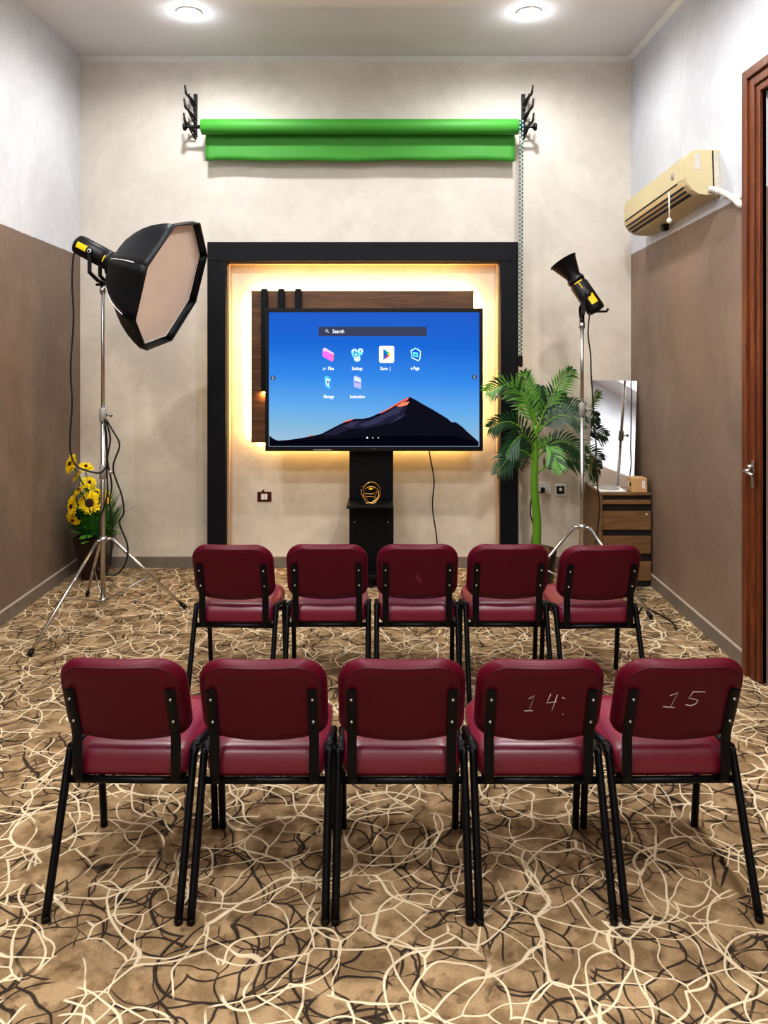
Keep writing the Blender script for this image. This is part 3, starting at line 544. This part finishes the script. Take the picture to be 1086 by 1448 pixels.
def sunflowers():
    bx, by = -2.135, 5.79
    r = empty('potted_sunflowers', (bx, by, 0), 'artificial yellow sunflowers with grass leaves in a dark tapered pot, left corner', 'plant')
    pr = []
    def sq(hw, z): return [(bx + sx * hw, by + sy * hw, z) for sx, sy in ((-1, -1), (1, -1), (1, 1), (-1, 1))]
    vs = sq(.07, 0) + sq(.122, .32) + sq(.108, .32) + sq(.104, .28)
    MB().add(vs, [(0, 1, 2, 3)] + [(4 * j + i, 4 * j + (i + 1) % 4, 4 * j + 4 + (i + 1) % 4, 4 * j + 4 + i) for j in range(3) for i in range(4)] + [(12, 13, 14, 15)]).build('pot', M['pot'], r)
    R_ = random.Random(5); gm = MB()
    for i in range(520):
        a = R_.uniform(0, 2 * PI); sp_ = R_.uniform(.02, .24) if R_.random() < .75 else R_.uniform(.2, .34); hh = R_.uniform(.12, .44) * (1.1 - sp_); b = V((bx + .07 * math.cos(a), by + .07 * math.sin(a), .28))
        tx_ = max(XL + .05, bx + (sp_ + .05) * math.cos(a)); ty_ = min(YB - .04, by + (sp_ + .05) * math.sin(a)); tip = V((tx_, ty_, .34 + hh * (1 if sp_ < .2 else .7))); mid = (b + tip) / 2 + V((0, 0, .07))
        w_ = V((-math.sin(a), math.cos(a), 0)) * R_.uniform(.0015, .0045) + V((0.0015, 0, 0)); gm.add([b - w_ * .5, b + w_ * .5, mid + w_, tip, mid - w_], [(0, 1, 2, 4), (4, 2, 3)])
    gm.build('grass_leaves', M['grass'], r, recalc=False)['kind'] = 'stuff'
    bl_ = MB()
    for i in range(16):
        a = R_.uniform(0, 2 * PI); c = V((bx + .10 * math.cos(a), by - abs(.10 * math.sin(a)), R_.uniform(.30, .42))); d1 = V((math.cos(a), -abs(math.sin(a)), R_.uniform(-.2, .6))).normalized(); w_ = d1.cross(V((0, 0, 1))).normalized() * .028
        bl_.add([c, c + d1 * .05 + w_, c + d1 * .12, c + d1 * .05 - w_, c + d1 * .06 + V((0, 0, .008))], [(0, 1, 4), (1, 2, 4), (2, 3, 4), (3, 0, 4)])
    bl_.build('broad_leaves', M['leaf2'], r, recalc=False)
    heads = [(101, 656, .078, (-.55, -.55, .25)), (121, 661, .06, (.3, -.3, .9)), (110, 674, .055, (-.7, -.1, .6)), (126, 683, .062, (.5, -.5, .7)), (113, 694, .055, (-.5, -.3, .7)), (127, 711, .088, (.08, -1, .12)), (103, 716, .08, (-.65, -.65, .1)), (104, 734, .06, (-.3, -.7, -.5)), (136, 698, .06, (.3, -.3, .8)), (150, 702, .06, (.8, -.1, .4)), (138, 722, .055, (.6, -.5, 0))]
    for i, (px, py, R0, nn_) in enumerate(heads):
        Y = by - .14 if i in (5,) else (by - .26 if px < 116 else by - .06) + .03 * math.sin(i * 2.1); c = P(px, py, Y); nn_ = V(nn_).normalized(); U = nn_.cross(V((0, 0, 1))).normalized(); W = U.cross(nn_)
        MB().tube(spline([(bx + .01 * (i % 5 - 2), by - .02, .30), ((bx + c.x) / 2, by - .03, (c.z + .3) / 2), c - nn_ * .012], 5), .0045, 6).build('stem', M['grass'], r)
        fl = MB()
        for lay, (cnt, rr_, lift) in enumerate(((15, 1.0, .0), (14, .82, .010))):
            for k in range(cnt):
                a = 2 * PI * (k + .5 * lay) / cnt + R_.uniform(-.08, .08); D = U * math.cos(a) + W * math.sin(a); Tn = nn_.cross(D); L_ = R0 * rr_ * R_.uniform(.9, 1.08); wd = R0 * .19; cu = R_.uniform(-.1, .15)
                fl.add([c + D * R0 * .2 + nn_ * lift, c + D * L_ * .55 + Tn * wd + nn_ * (lift + .006), c + D * L_ * .85 + Tn * wd * .75 + nn_ * (lift + .004), c + D * L_ + nn_ * (lift + cu * L_), c + D * L_ * .85 - Tn * wd * .75 + nn_ * (lift + .004), c + D * L_ * .55 - Tn * wd + nn_ * (lift + .006), c + D * L_ * .6 + nn_ * lift],
                       [(0, 1, 6), (1, 2, 6), (2, 3, 6), (3, 4, 6), (4, 5, 6), (5, 0, 6)], lay)
        f_ = fl.build('flower_head', [M['petal'], M['petal2']], r, recalc=False)
        ds = 1.12 if i == 5 else .62; MB().lathe([(R0 * .33 * ds, .004), (R0 * .33 * ds, .014), (R0 * .26 * ds, .021), (R0 * .12 * ds, .024), (.001, .022)], c, nn_, 18).build('seed_disc', M['disc'], f_)
sunflowers()
# ------------------------------------------------------------------ cabinet, mirror, tray, box
cxl, cxr, cyf, cyb, czt = 1.558, 1.923, 5.56, 6.0, .674
cb_ = empty('drawer_cabinet', ((cxl + cxr) / 2, cyf, 0), 'narrow brown wood-effect drawer cabinet in the right back corner', 'cabinet')
dkb = mat('cabinet_dark', (20, 16, 13), .6)
MB().box(cxl, cxl + .018, cyf, cyb, 0, czt - .018, bev=.001).box(cxr - .018, cxr, cyf + .018, cyb, 0, czt - .018).box(cxl + .018, cxr - .018, cyb - .015, cyb, 0, czt - .018).build('side_panel', M['cab'], cb_)
MB().box(cxl - .003, cxr, cyf - .004, cyb, czt - .018, czt, bev=.002).build('top', M['cab'], cb_)
MB().box(cxl + .018, cxr - .0005, cyf + .014, cyf + .3, .0, czt - .018).build('inner_carcass', dkb, cb_)
zf = lambda py: px2z(py, cyf)
for k, (a, b) in enumerate(((707, 713), (723, 749), (758, 783), (794, 821))):
    d_ = MB().box(cxl + .02, cxr - .001, cyf - .004, cyf + .013, zf(b), zf(a), bev=.0015).build('drawer', M['cab'], cb_)
    if k == 1: MB().lathe([(.006, 0), (.006, .003)], (px2x(914, cyf), cyf - .004, zf(727)), (0, -1, 0), 14).build('lock', M['white'], d_)
mir = MB(); B0 = P(829, 680, 5.86); B0.z = czt + .001; wd = V((.90, -.44, 0)).normalized(); B0 = V((1.560, 5.878, czt + .002)); nrm = V((-wd.y, wd.x, 0)); nrm = -nrm if nrm.y > 0 else nrm
lean = math.radians(12); upm = (V((0, 0, 1)) * math.cos(lean) - nrm * math.sin(lean)); hm = .80; wm = .33; back = wd.cross(upm).normalized(); back = back if back.y > 0 else -back
c4 = [B0, B0 + wd * wm, B0 + wd * wm + upm * hm, B0 + upm * hm]
mir.add([p for p in c4] + [p + back * .005 for p in c4], [(0, 1, 2, 3), (4, 5, 6, 7), (0, 1, 5, 4), (1, 2, 6, 5), (2, 3, 7, 6), (3, 0, 4, 7)]); mo = mir.build('mirror', [M['mirror']])
tag(mo, 'frameless rectangular mirror leaning in the corner on top of the drawer cabinet', 'mirror')
ty = empty('white_tray', (1.66, 5.68, czt), 'shallow white tray with an oval hollow lying on the cabinet before the mirror', 'tray')
def oval(cx, cy, a, b, z, n=32): return [(cx + a * math.cos(2 * PI * k / n), cy + b * math.sin(2 * PI * k / n), z) for k in range(n)]
tm = MB().box(1.565, 1.75, 5.575, 5.765, czt + .0005, czt + .012, bev=.003).build('tray_body', M['white'], ty)
tq = MB(); rgs = [oval(1.655, 5.67, .075, .075, czt + .0125), oval(1.655, 5.67, .07, .07, czt + .022), oval(1.655, 5.67, .064, .064, czt + .022), oval(1.655, 5.67, .055, .055, czt + .0135)]
vs = [p for r_ in rgs for p in r_]; tq.add(vs, [(j * 32 + k, j * 32 + (k + 1) % 32, (j + 1) * 32 + (k + 1) % 32, (j + 1) * 32 + k) for j in range(3) for k in range(32)] + [tuple(range(96, 128))], 0, True)
tq.build('oval_rim', [M['grey']], ty)
bx_ = empty('cardboard_box', (1.845, 5.625, czt), 'small brown cardboard box with white label on the right end of the cabinet top', 'box')
MB().box(-.055, .055, -.055, .055, .0, .10, bev=.002).xf(Matrix.Translation((1.845, 5.625, czt + .001))).build('carton', M['card'], bx_)
MB().box(1.862, 1.884, 5.5685, 5.5698, czt + .03, czt + .085).build('white_label', M['white'], bx_)
MB().lathe([(.016, 0), (.016, .001)], (1.7898, 5.605, czt + .055), (-1, 0, 0), 18).box(1.7892, 1.7898, 5.635, 5.66, czt + .03, czt + .07, 1).build('printed_mark', [M['plastic'], M['white']], bx_)
MB().box(1.835, 1.855, 5.571, 5.679, czt + .1012, czt + .1018).build('packing_tape', mat('tape_tan', (206, 176, 130), .35), bx_)
# ------------------------------------------------------------------ wall sockets
def plate(name, px, py, w_, h_, pm, label, inner, cat='socket'):
    c = P(px, py, YB); r = empty(name, (c.x, YB, c.z), label, cat)
    MB().box(c.x - w_ / 2, c.x + w_ / 2, YB - .012, YB - .0005, c.z - h_ / 2, c.z + h_ / 2, bev=.003).build('face_plate', pm, r); inner(c, r); return r
def in1(c, r):
    for s_ in (-1, 1): MB().box(c.x + s_ * .013 - .012, c.x + s_ * .013 + .012, YB - .016, YB - .012, c.z - .022, c.z + .022, bev=.002).build('switch_rocker', M['white'], r)
    MB().lathe([(.009, 0), (.009, .012)], (c.x - .01, YB - .006, c.z + .046), (0, -1, 0), 12).build('cord_grip', M['maroon'], r)
plate('wall_switch', 374, 702, .108, .078, M['maroon'], 'maroon framed switch plate with white rockers low on the wall, left of the screen stand', in1, 'switch')
def in2(c, r):
    MB().box(c.x - .03, c.x + .03, YB - .015, YB - .012, c.z - .03, c.z + .03, bev=.001).build('socket_insert', M['plastic'], r)
    MB().lathe([(.015, 0), (.013, .012), (.006, .016)], (c.x, YB - .015, c.z + .004), (0, -1, 0), 16).build('plug', M['white'], r)
plate('wall_socket', 792, 692.5, .092, .092, M['white'], 'pale grey square socket with black insert on the back wall right of the palm trunk', in2)
def in3(c, r):
    MB().box(c.x - .025, c.x + .025, YB - .016, YB - .012, c.z - .025, c.z + .025, bev=.002).build('socket_insert', M['white'], r)
    MB().box(c.x - .04, c.x - .012, YB - .05, YB - .016, c.z - .03, c.z + .008, bev=.004).build('plug', M['plastic'], r)
    MB().tube(spline([(c.x - .03, YB - .04, c.z - .02), P(753, 702, 5.98), P(750, 725, 5.98), P(754, 745, 5.98), P(752, 770, 5.98), P(753, 795, 5.98)]), .005, 6).build('power_cord', M['cable'], r)
plate('wall_socket', 771, 690, .088, .088, M['white'], 'white wall socket half hidden behind the palm trunk with a black plug and cord', in3)
# ------------------------------------------------------------------ air conditioner
ay0, ay1 = 4.45, 5.60; az = 2.585
ac = empty('air_conditioner', (XR, ay0, az), 'aged cream split air conditioner mounted high on the right wall', 'air conditioner')
pf = [(0, .265), (.13, .268), (.165, .258), (.188, .235), (.198, .20), (.200, .105), (.190, .065), (.168, .032), (.13, .008), (.08, 0), (0, 0)]
Mx = Matrix.Translation((XR, ay0, az)) @ Matrix.Rotation(-.062, 4, 'X') @ Matrix.Translation((-XR, -ay0, -az))
def acp(y0, y1, sc=1.0, d0=0):
    mb = MB(); n_ = len(pf); pts = [(XR - max(d0, d * (sc if d > .03 else 1)), az + .13 + (z - .13) * sc) for d, z in pf]
    vs = [(x, y0, z) for x, z in pts] + [(x, y1, z) for x, z in pts]
    mb.add(vs, [tuple(range(n_)), tuple(range(n_, 2 * n_))], 0); mb.add(vs, [(i, (i + 1) % n_, n_ + (i + 1) % n_, n_ + i) for i in range(n_)], 0, False); return mb
acp(ay0 + .0, ay1, .985, .0).add([], []).xf(Mx).build('body', M['ac'], ac)
acp(ay0 + .012, ay0 + .05, 1.0, .03).xf(Mx).build('end_cap', M['ac'], ac)
acp(ay1 - .05, ay1 - .012, 1.0, .03).xf(Mx).build('end_cap', M['ac'], ac)
MB().box(XR - .199, XR - .193, ay0 + .06, ay1 - .06, az + .105, az + .235, bev=.002).xf(Mx).build('front_panel', M['ac'], ac)
MB().lathe([(.024, 0), (.022, .003)], (XR - .199, ay0 + .20, az + .165), (-1, 0, 0), 20).xf(Mx).build('badge', M['grey'], ac)
def astrip(name, dz, w_, m_, y0, y1):
    mb = MB()
    for (d, z) in dz[:1]: pass
    (d0, z0_), (d1, z1_) = dz; mb.add([(XR - d0, y0, az + z0_), (XR - d1, y0, az + z1_), (XR - d1, y1, az + z1_), (XR - d0, y1, az + z0_), (XR - d0 + .01, y0, az + z0_ + .004), (XR - d1 + .01, y0, az + z1_ + .004), (XR - d1 + .01, y1, az + z1_ + .004), (XR - d0 + .01, y1, az + z0_ + .004)],
        [(0, 1, 2, 3), (4, 5, 6, 7), (0, 1, 5, 4), (1, 2, 6, 5), (2, 3, 7, 6), (3, 0, 4, 7)]); mb.xf(Mx).build(name, m_, ac)
astrip('intake_slot', ((.2005, .104), (.1995, .094)), 0, M['acd'], ay0 + .14, ay1 - .04)
astrip('lower_lip', ((.2000, .092), (.1935, .066)), 0, M['acl'], ay0 + .06, ay1 - .03)
for (a, b), mm in ((((.1935, .064), (.188, .054)), M['acd']), (((.187, .053), (.180, .044)), M['acl']), (((.179, .043), (.170, .032)), M['acd']), (((.169, .0315), (.160, .026)), M['acl']), (((.159, .0255), (.142, .014)), M['acd'])):
    astrip('louvre' if mm is M['acl'] else 'outlet_gap', (a, b), 0, mm, ay0 + .07, ay1 - .04)
MB().box(XR - .145, XR - .115, ay0 - .0015, ay0 + .012, az + .15, az + .245, bev=.002).box(XR - .030, XR - .006, ay0 - .0015, ay0 + .012, az + .03, az + .25, bev=.002).xf(Mx).build('torn_sticker', M['tape'], ac)
MB().box(XR - .045, XR - .037, ay0 - .001, ay0 + .012, az + .005, az + .26).xf(Mx).build('side_gap', M['acd'], ac)
MB().box(XR - .06, XR - .02, ay0 + .75, ay0 + .80, az - .04, az + .01, bev=.003).xf(Mx).build('wall_clip', M['plastic'], ac)
MB().tube(spline([P(1002, 268, 4.42), P(1012, 269, 4.40), P(1024, 273, 4.34), P(1038, 281, 4.26), P(1050, 291, 4.17), (XR - .01, 4.13, 2.49)], 5), [.020] * 12 + [.019, .018, .021, .020, .018, .022, .021, .02, .018, .017, .016, .015, .012, .01], 12).build('wrapped_pipe', M['tape'], ac)
pc = P(957, 268, 4.72); pc.x = min(pc.x, XR - .196); pe = P(959, 312, 4.72); pe.x = pc.x
MB().tube([pc, pe], .004, 6).tube([pc + V((-.001, .01, 0)), pe], .003, 6).lathe([(.004, .018), (.014, .010), (.017, 0), (.013, -.012), (.004, -.018)], pe, (0, 0, 1), 14).build('pull_cord', M['white'], ac)
# ------------------------------------------------------------------ chairs
def rrect(hw, z0, z1, rt, rb, n=7, sagb=0):
    pts = []
    for cx, cz, r, a0 in ((hw - rt, z1 - rt, rt, 0), (-hw + rt, z1 - rt, rt, 90), (-hw + rb, z0 + rb, rb, 180), (hw - rb, z0 + rb, rb, 270)):
        for k in range(n + 1): a = math.radians(a0 + 90 * k / n); pts.append([cx + r * math.cos(a), cz + r * math.sin(a)])
        if a0 == 90 or a0 == 270 or a0 == 0 or a0 == 180:
            pass
    out = []                                                 # resample long edges
    for i, p in enumerate(pts):
        q_ = pts[(i + 1) % len(pts)]; out.append(p); d = math.hypot(q_[0] - p[0], q_[1] - p[1]); m_ = int(d / .03)
        for k in range(1, m_ + 1): t_ = k / (m_ + 1); out.append([p[0] * (1 - t_) + q_[0] * t_, p[1] * (1 - t_) + q_[1] * t_])
    if sagb:
        zm = (z0 + z1) / 2
        for p in out:
            if p[1] < zm: p[1] -= sagb * max(0, 1 - (p[0] / hw) ** 2) * (zm - p[1]) / (zm - z0)
    return out
def cushion(outline, layers, fn, mi=0):
    """layers: (inset, depth); fn maps (a,b,depth)->world"""
    cx = sum(p[0] for p in outline) / len(outline); ca = (min(p[0] for p in outline) + max(p[0] for p in outline)) / 2; cb = (min(p[1] for p in outline) + max(p[1] for p in outline)) / 2
    ha = max(abs(p[0] - ca) for p in outline); hb = max(abs(p[1] - cb) for p in outline); n = len(outline); vs = []
    for ins, d in layers:
        ka, kb = (ins / ha, ins / hb) if ins < .03 else (ins, ins)
        for a, b in outline: vs.append(fn(ca + (a - ca) * (1 - ka), cb + (b - cb) * (1 - kb), d))
    fs = [(i * n + k, i * n + (k + 1) % n, (i + 1) * n + (k + 1) % n, (i + 1) * n + k) for i in range(len(layers) - 1) for k in range(n)]
    L = len(layers) - 1; fs += [tuple(range(n))[::-1], tuple(range(L * n, L * n + n))]
    return MB().add(vs, fs, mi, True)
ZT, ZBk = .767, .488
def backf(a, b, d):                                           # backrest: leans back, ends curve toward the sitter
    t_ = (b - ZBk) / (ZT - ZBk); return (a, .115 - .105 * t_ + d + .75 * a * a, b)
def make_chair():
    r = empty('office_chair', (0, 0, 0))
    ol = rrect(.199, ZBk, ZT, .088, .050, 8, .018)
    fill = [(.12, 0)]
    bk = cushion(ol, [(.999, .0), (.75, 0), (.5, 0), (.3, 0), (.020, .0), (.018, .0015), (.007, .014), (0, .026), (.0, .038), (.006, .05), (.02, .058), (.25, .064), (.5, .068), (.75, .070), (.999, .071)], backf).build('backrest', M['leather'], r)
    MB().tube([backf(a * (1 - .0185 / .199), .6275 + (b - .6275) * (1 - .0185 / .155), .0010) for a, b in ol], .0016, 5, closed=True).build('piping', M['seam'], bk)
    so = rrect(.193, .145, .560, .075, .05, 7)
    def seatf(a, b, d):
        t_ = (b - .15) / .41; return (a, b, .350 + d + .010 * t_ - max(0, t_ - .75) * .06 - (.010 * math.sin(PI * min(1, max(0, t_)))) * (d > .06))
    MBs = cushion(so, [(.999, 0), (.02, 0), (.006, .006), (0, .02), (0, .045), (.003, .060), (.008, .073), (.016, .084), (.027, .094), (.2, .100), (.3, .105), (.45, .109), (.6, .111), (.8, .113), (.999, .114)], seatf)
    MBs.build('seat', M['seatlit'], r)
    for s_ in (-1, 1):
        x = .2 * s_
        MB().tube(spline([(x, 0, .012), (x, .160, .390), (x * .995, .182, .422), (x * .985, .215, .428)], 6), [(.016, .0125)] * 19, 10, flat=V((0, 1, 0))).build('leg', M['legs'], r)
        MB().tube(spline([(x, .462, .012), (x, .420, .345), (x * .995, .405, .373), (x * .985, .375, .386)], 6), [(.015, .0122)] * 19, 10, flat=V((0, 1, 0))).build('leg', M['legs'], r)
        MB().tube([(x * .985, .213, .428), (x * .985, .377, .386)], [(.012, .011)] * 2, 10, flat=V((0, 0, 1))).build('side_rail', M['legs'], r)
        for y_ in (-.002, .462): MB().lathe([(.0125, 0), (.0135, .012), (.012, .018)], (x, y_, 0), (0, 0, 1), 10).build('leg_cap', M['plastic'], r)
        x = .156 * s_
        y_ = lambda z: backf(x, z, -.008)[1]
        br = MB().tube(spline([(x, y_(.665) - .001, .668), (x, y_(.6), .60), (x, y_(.5), .50), (x, .122, .43), (x, .124, .375), (x, .140, .346), (x, .175, .338), (x, .30, .342)], 5), [(.0065, .0165)] * 36, 8, flat=V((0, 1, 0)), sm=False).build('back_bracket', M['legs'], r)
        for z in (.637, .555): MB().lathe([(.0055, 0), (.0045, .003), (.001, .004)], (x, y_(z) - .0062, z), (0, -1, .1), 10).build('screw', M['steel'], br)
    MB().tube([(-.196, .146, .345), (.196, .146, .345)], .0115, 10).build('rear_crossbar', M['legs'], r)
    MB().tube([(-.196, .385, .350), (.196, .385, .350)], .0105, 10).build('front_crossbar', M['legs'], r)
    return r
proto = make_chair()
def copy_tree(o, parent=None):
    c = o.copy(); COL.objects.link(c); c.parent = parent
    for k in [x for x in bpy.data.objects if x.parent == o]: copy_tree(k, c)
    return c
RW1 = [(-.806, 2.325, -1.2, 'burgundy vinyl chair at the left end of the near row, unnumbered back'), (-.369, 2.32, 0, 'burgundy vinyl chair second from the left in the near row, unnumbered back'), (.062, 2.32, 0, 'burgundy vinyl chair in the middle of the near row, blank back'),
       (.492, 2.32, 0, 'burgundy vinyl chair in the near row with 14 handwritten on its back'), (.929, 2.325, 1, 'burgundy vinyl chair at right end of near row with 15 handwritten on its back')]
RW2 = [(-.730, 3.69, -2, 'burgundy vinyl chair at the left end of the far row'), (-.268, 3.70, 0, 'burgundy vinyl chair second from the left in the far row'), (.174, 3.70, 0, 'burgundy chair in the middle of the far row with a pale scuff on its back'), (.617, 3.70, 0, 'burgundy vinyl chair fourth from the left in the far row, before the palm'), (1.064, 3.68, 2, 'burgundy vinyl chair at the right end of the far row, before the cabinet')]
chairs = []
for row, grp in ((RW1, 'chairs in the near row'), (RW2, 'chairs in the far row')):
    for X, Y, a, lb_ in row:
        c = copy_tree(proto) if chairs else proto
        c.location = (X, Y, 0); c.rotation_euler.z = math.radians(a); tag(c, lb_, 'chair', grp); chairs.append(c)
def chalk(chair, strokes, cxp, czp, sc, name='handwritten_number'):
    mb = MB()
    for st in strokes:
        mb.tube([V(backf(cxp + a * sc, czp + b * sc, -.0012)) for a, b in st], .0017, 5)
    off = chair.location.copy(); rz_ = chair.rotation_euler.z; chair.location = (0, 0, 0); chair.rotation_euler.z = 0; mb.build(name, M['chalk'], chair); chair.location = off; chair.rotation_euler.z = rz_
chalk(chairs[3], [[(-24, 8), (-17, 14), (-22, -14)], [(-29, -14), (-16, -13)], [(8, 17), (3, 1), (18, 3)], [(18, 15), (12, -13)], [(26, 10), (30, 8)], [(29, -20), (30, -21)]], .006, .627, .00205)
chalk(chairs[4], [[(-22, 8), (-12, 14), (-19, -12)], [(-29, -11), (-13, -12)], [(28, 14), (10, 15), (5, 4), (12, 3), (19, 0), (17, -6), (10, -9), (2, -7)]], .0, .635, .00215)
m_sc = mat('vinyl_scuff', (120, 36, 56), .6)
mb = MB(); mb.add([V(backf(a, b, -.0006)) for a, b in ((-.012, .60), (-.004, .625), (.004, .60), (.018, .585), (.022, .57), (.008, .572), (-.004, .585))], [(0, 1, 2, 3, 4, 5, 6)])
off = chairs[7].location.copy(); chairs[7].location = (0, 0, 0); mb.build('scuff_mark', m_sc, chairs[7]); chairs[7].location = off
# ------------------------------------------------------------------ lights
warmw = (1.0, .985, .97)
def downlight(x, y, visible, e):
    if visible:
        r = empty('ceiling_downlight', (x, y, ZC), visible, 'light', 'recessed ceiling downlights')
        MB().lathe([(.070, 0), (.084, 0), (.086, -.005), (.082, -.009), (.074, -.008)], (x, y, ZC), (0, 0, 1), 32, cap=False).build('rim', M['white'], r)
        MB().lathe([(.001, -.030), (.04, -.026), (.065, -.016), (.075, -.007)], (x, y, ZC), (0, 0, 1), 28, cap=False).build('lens', emat('downlight_lens', (250, 252, 255), 30), r)
    if visible:
        g_ = bpy.data.lights.new('downlight_glow', 'POINT'); g_.energy = 1.6; g_.shadow_soft_size = .03; go = bpy.data.objects.new('downlight_glow', g_); COL.objects.link(go); go.location = (x, y, ZC - .09)
    l = bpy.data.lights.new('downlight_lamp', 'SPOT'); l.energy = e; l.spot_size = math.radians(172); l.spot_blend = .6; l.shadow_soft_size = .06; l.color = warmw
    o = bpy.data.objects.new('downlight_lamp', l); COL.objects.link(o); o.location = (x, y, ZC - .03)
xa = px2x(267.5, 5.23); xb = px2x(748, 5.23); KE = 1.0
downlight(xa, 5.23, 'lit round recessed downlight in the ceiling, the left of the two', 84 * KE); downlight(xb, 5.23, 'lit round recessed downlight in the ceiling, the right of the two', 84 * KE)
for y, e in ((3.3, 108), (1.4, 118), (-.5, 112)):
    for x in (xa, xb): 
        downlight(x, y, 'lit round recessed ceiling downlight further back in the room', e * KE) if False else downlight(x, y, None, e * KE)
w = bpy.data.worlds.new('world'); bpy.context.scene.world = w; w.use_nodes = True; w.node_tree.nodes['Background'].inputs[0].default_value = (.9, .93, 1, 1); w.node_tree.nodes['Background'].inputs[1].default_value = .3
area('room_fill', (-.2, 1.6, ZC - .05), (0, 0, -1), 3.4, 5.5, 60, (.97, .98, 1.0))
# ------------------------------------------------------------------ camera
cam = bpy.data.cameras.new('camera'); co = bpy.data.objects.new('camera', cam); COL.objects.link(co); bpy.context.scene.camera = co
co.location = (0, 0, CH); co.rotation_euler = (PI / 2, 0, 0); cam.sensor_fit = 'HORIZONTAL'; cam.sensor_width = 36; cam.lens = F / 1086 * 36
cam.shift_x = (543 - CX) / 1086; cam.shift_y = -(724 - HY) / 1086; cam.clip_start = .05
sc = bpy.context.scene; sc.view_settings.view_transform = 'Standard'; sc.view_settings.look = 'Medium High Contrast'; sc.view_settings.exposure = 0.14
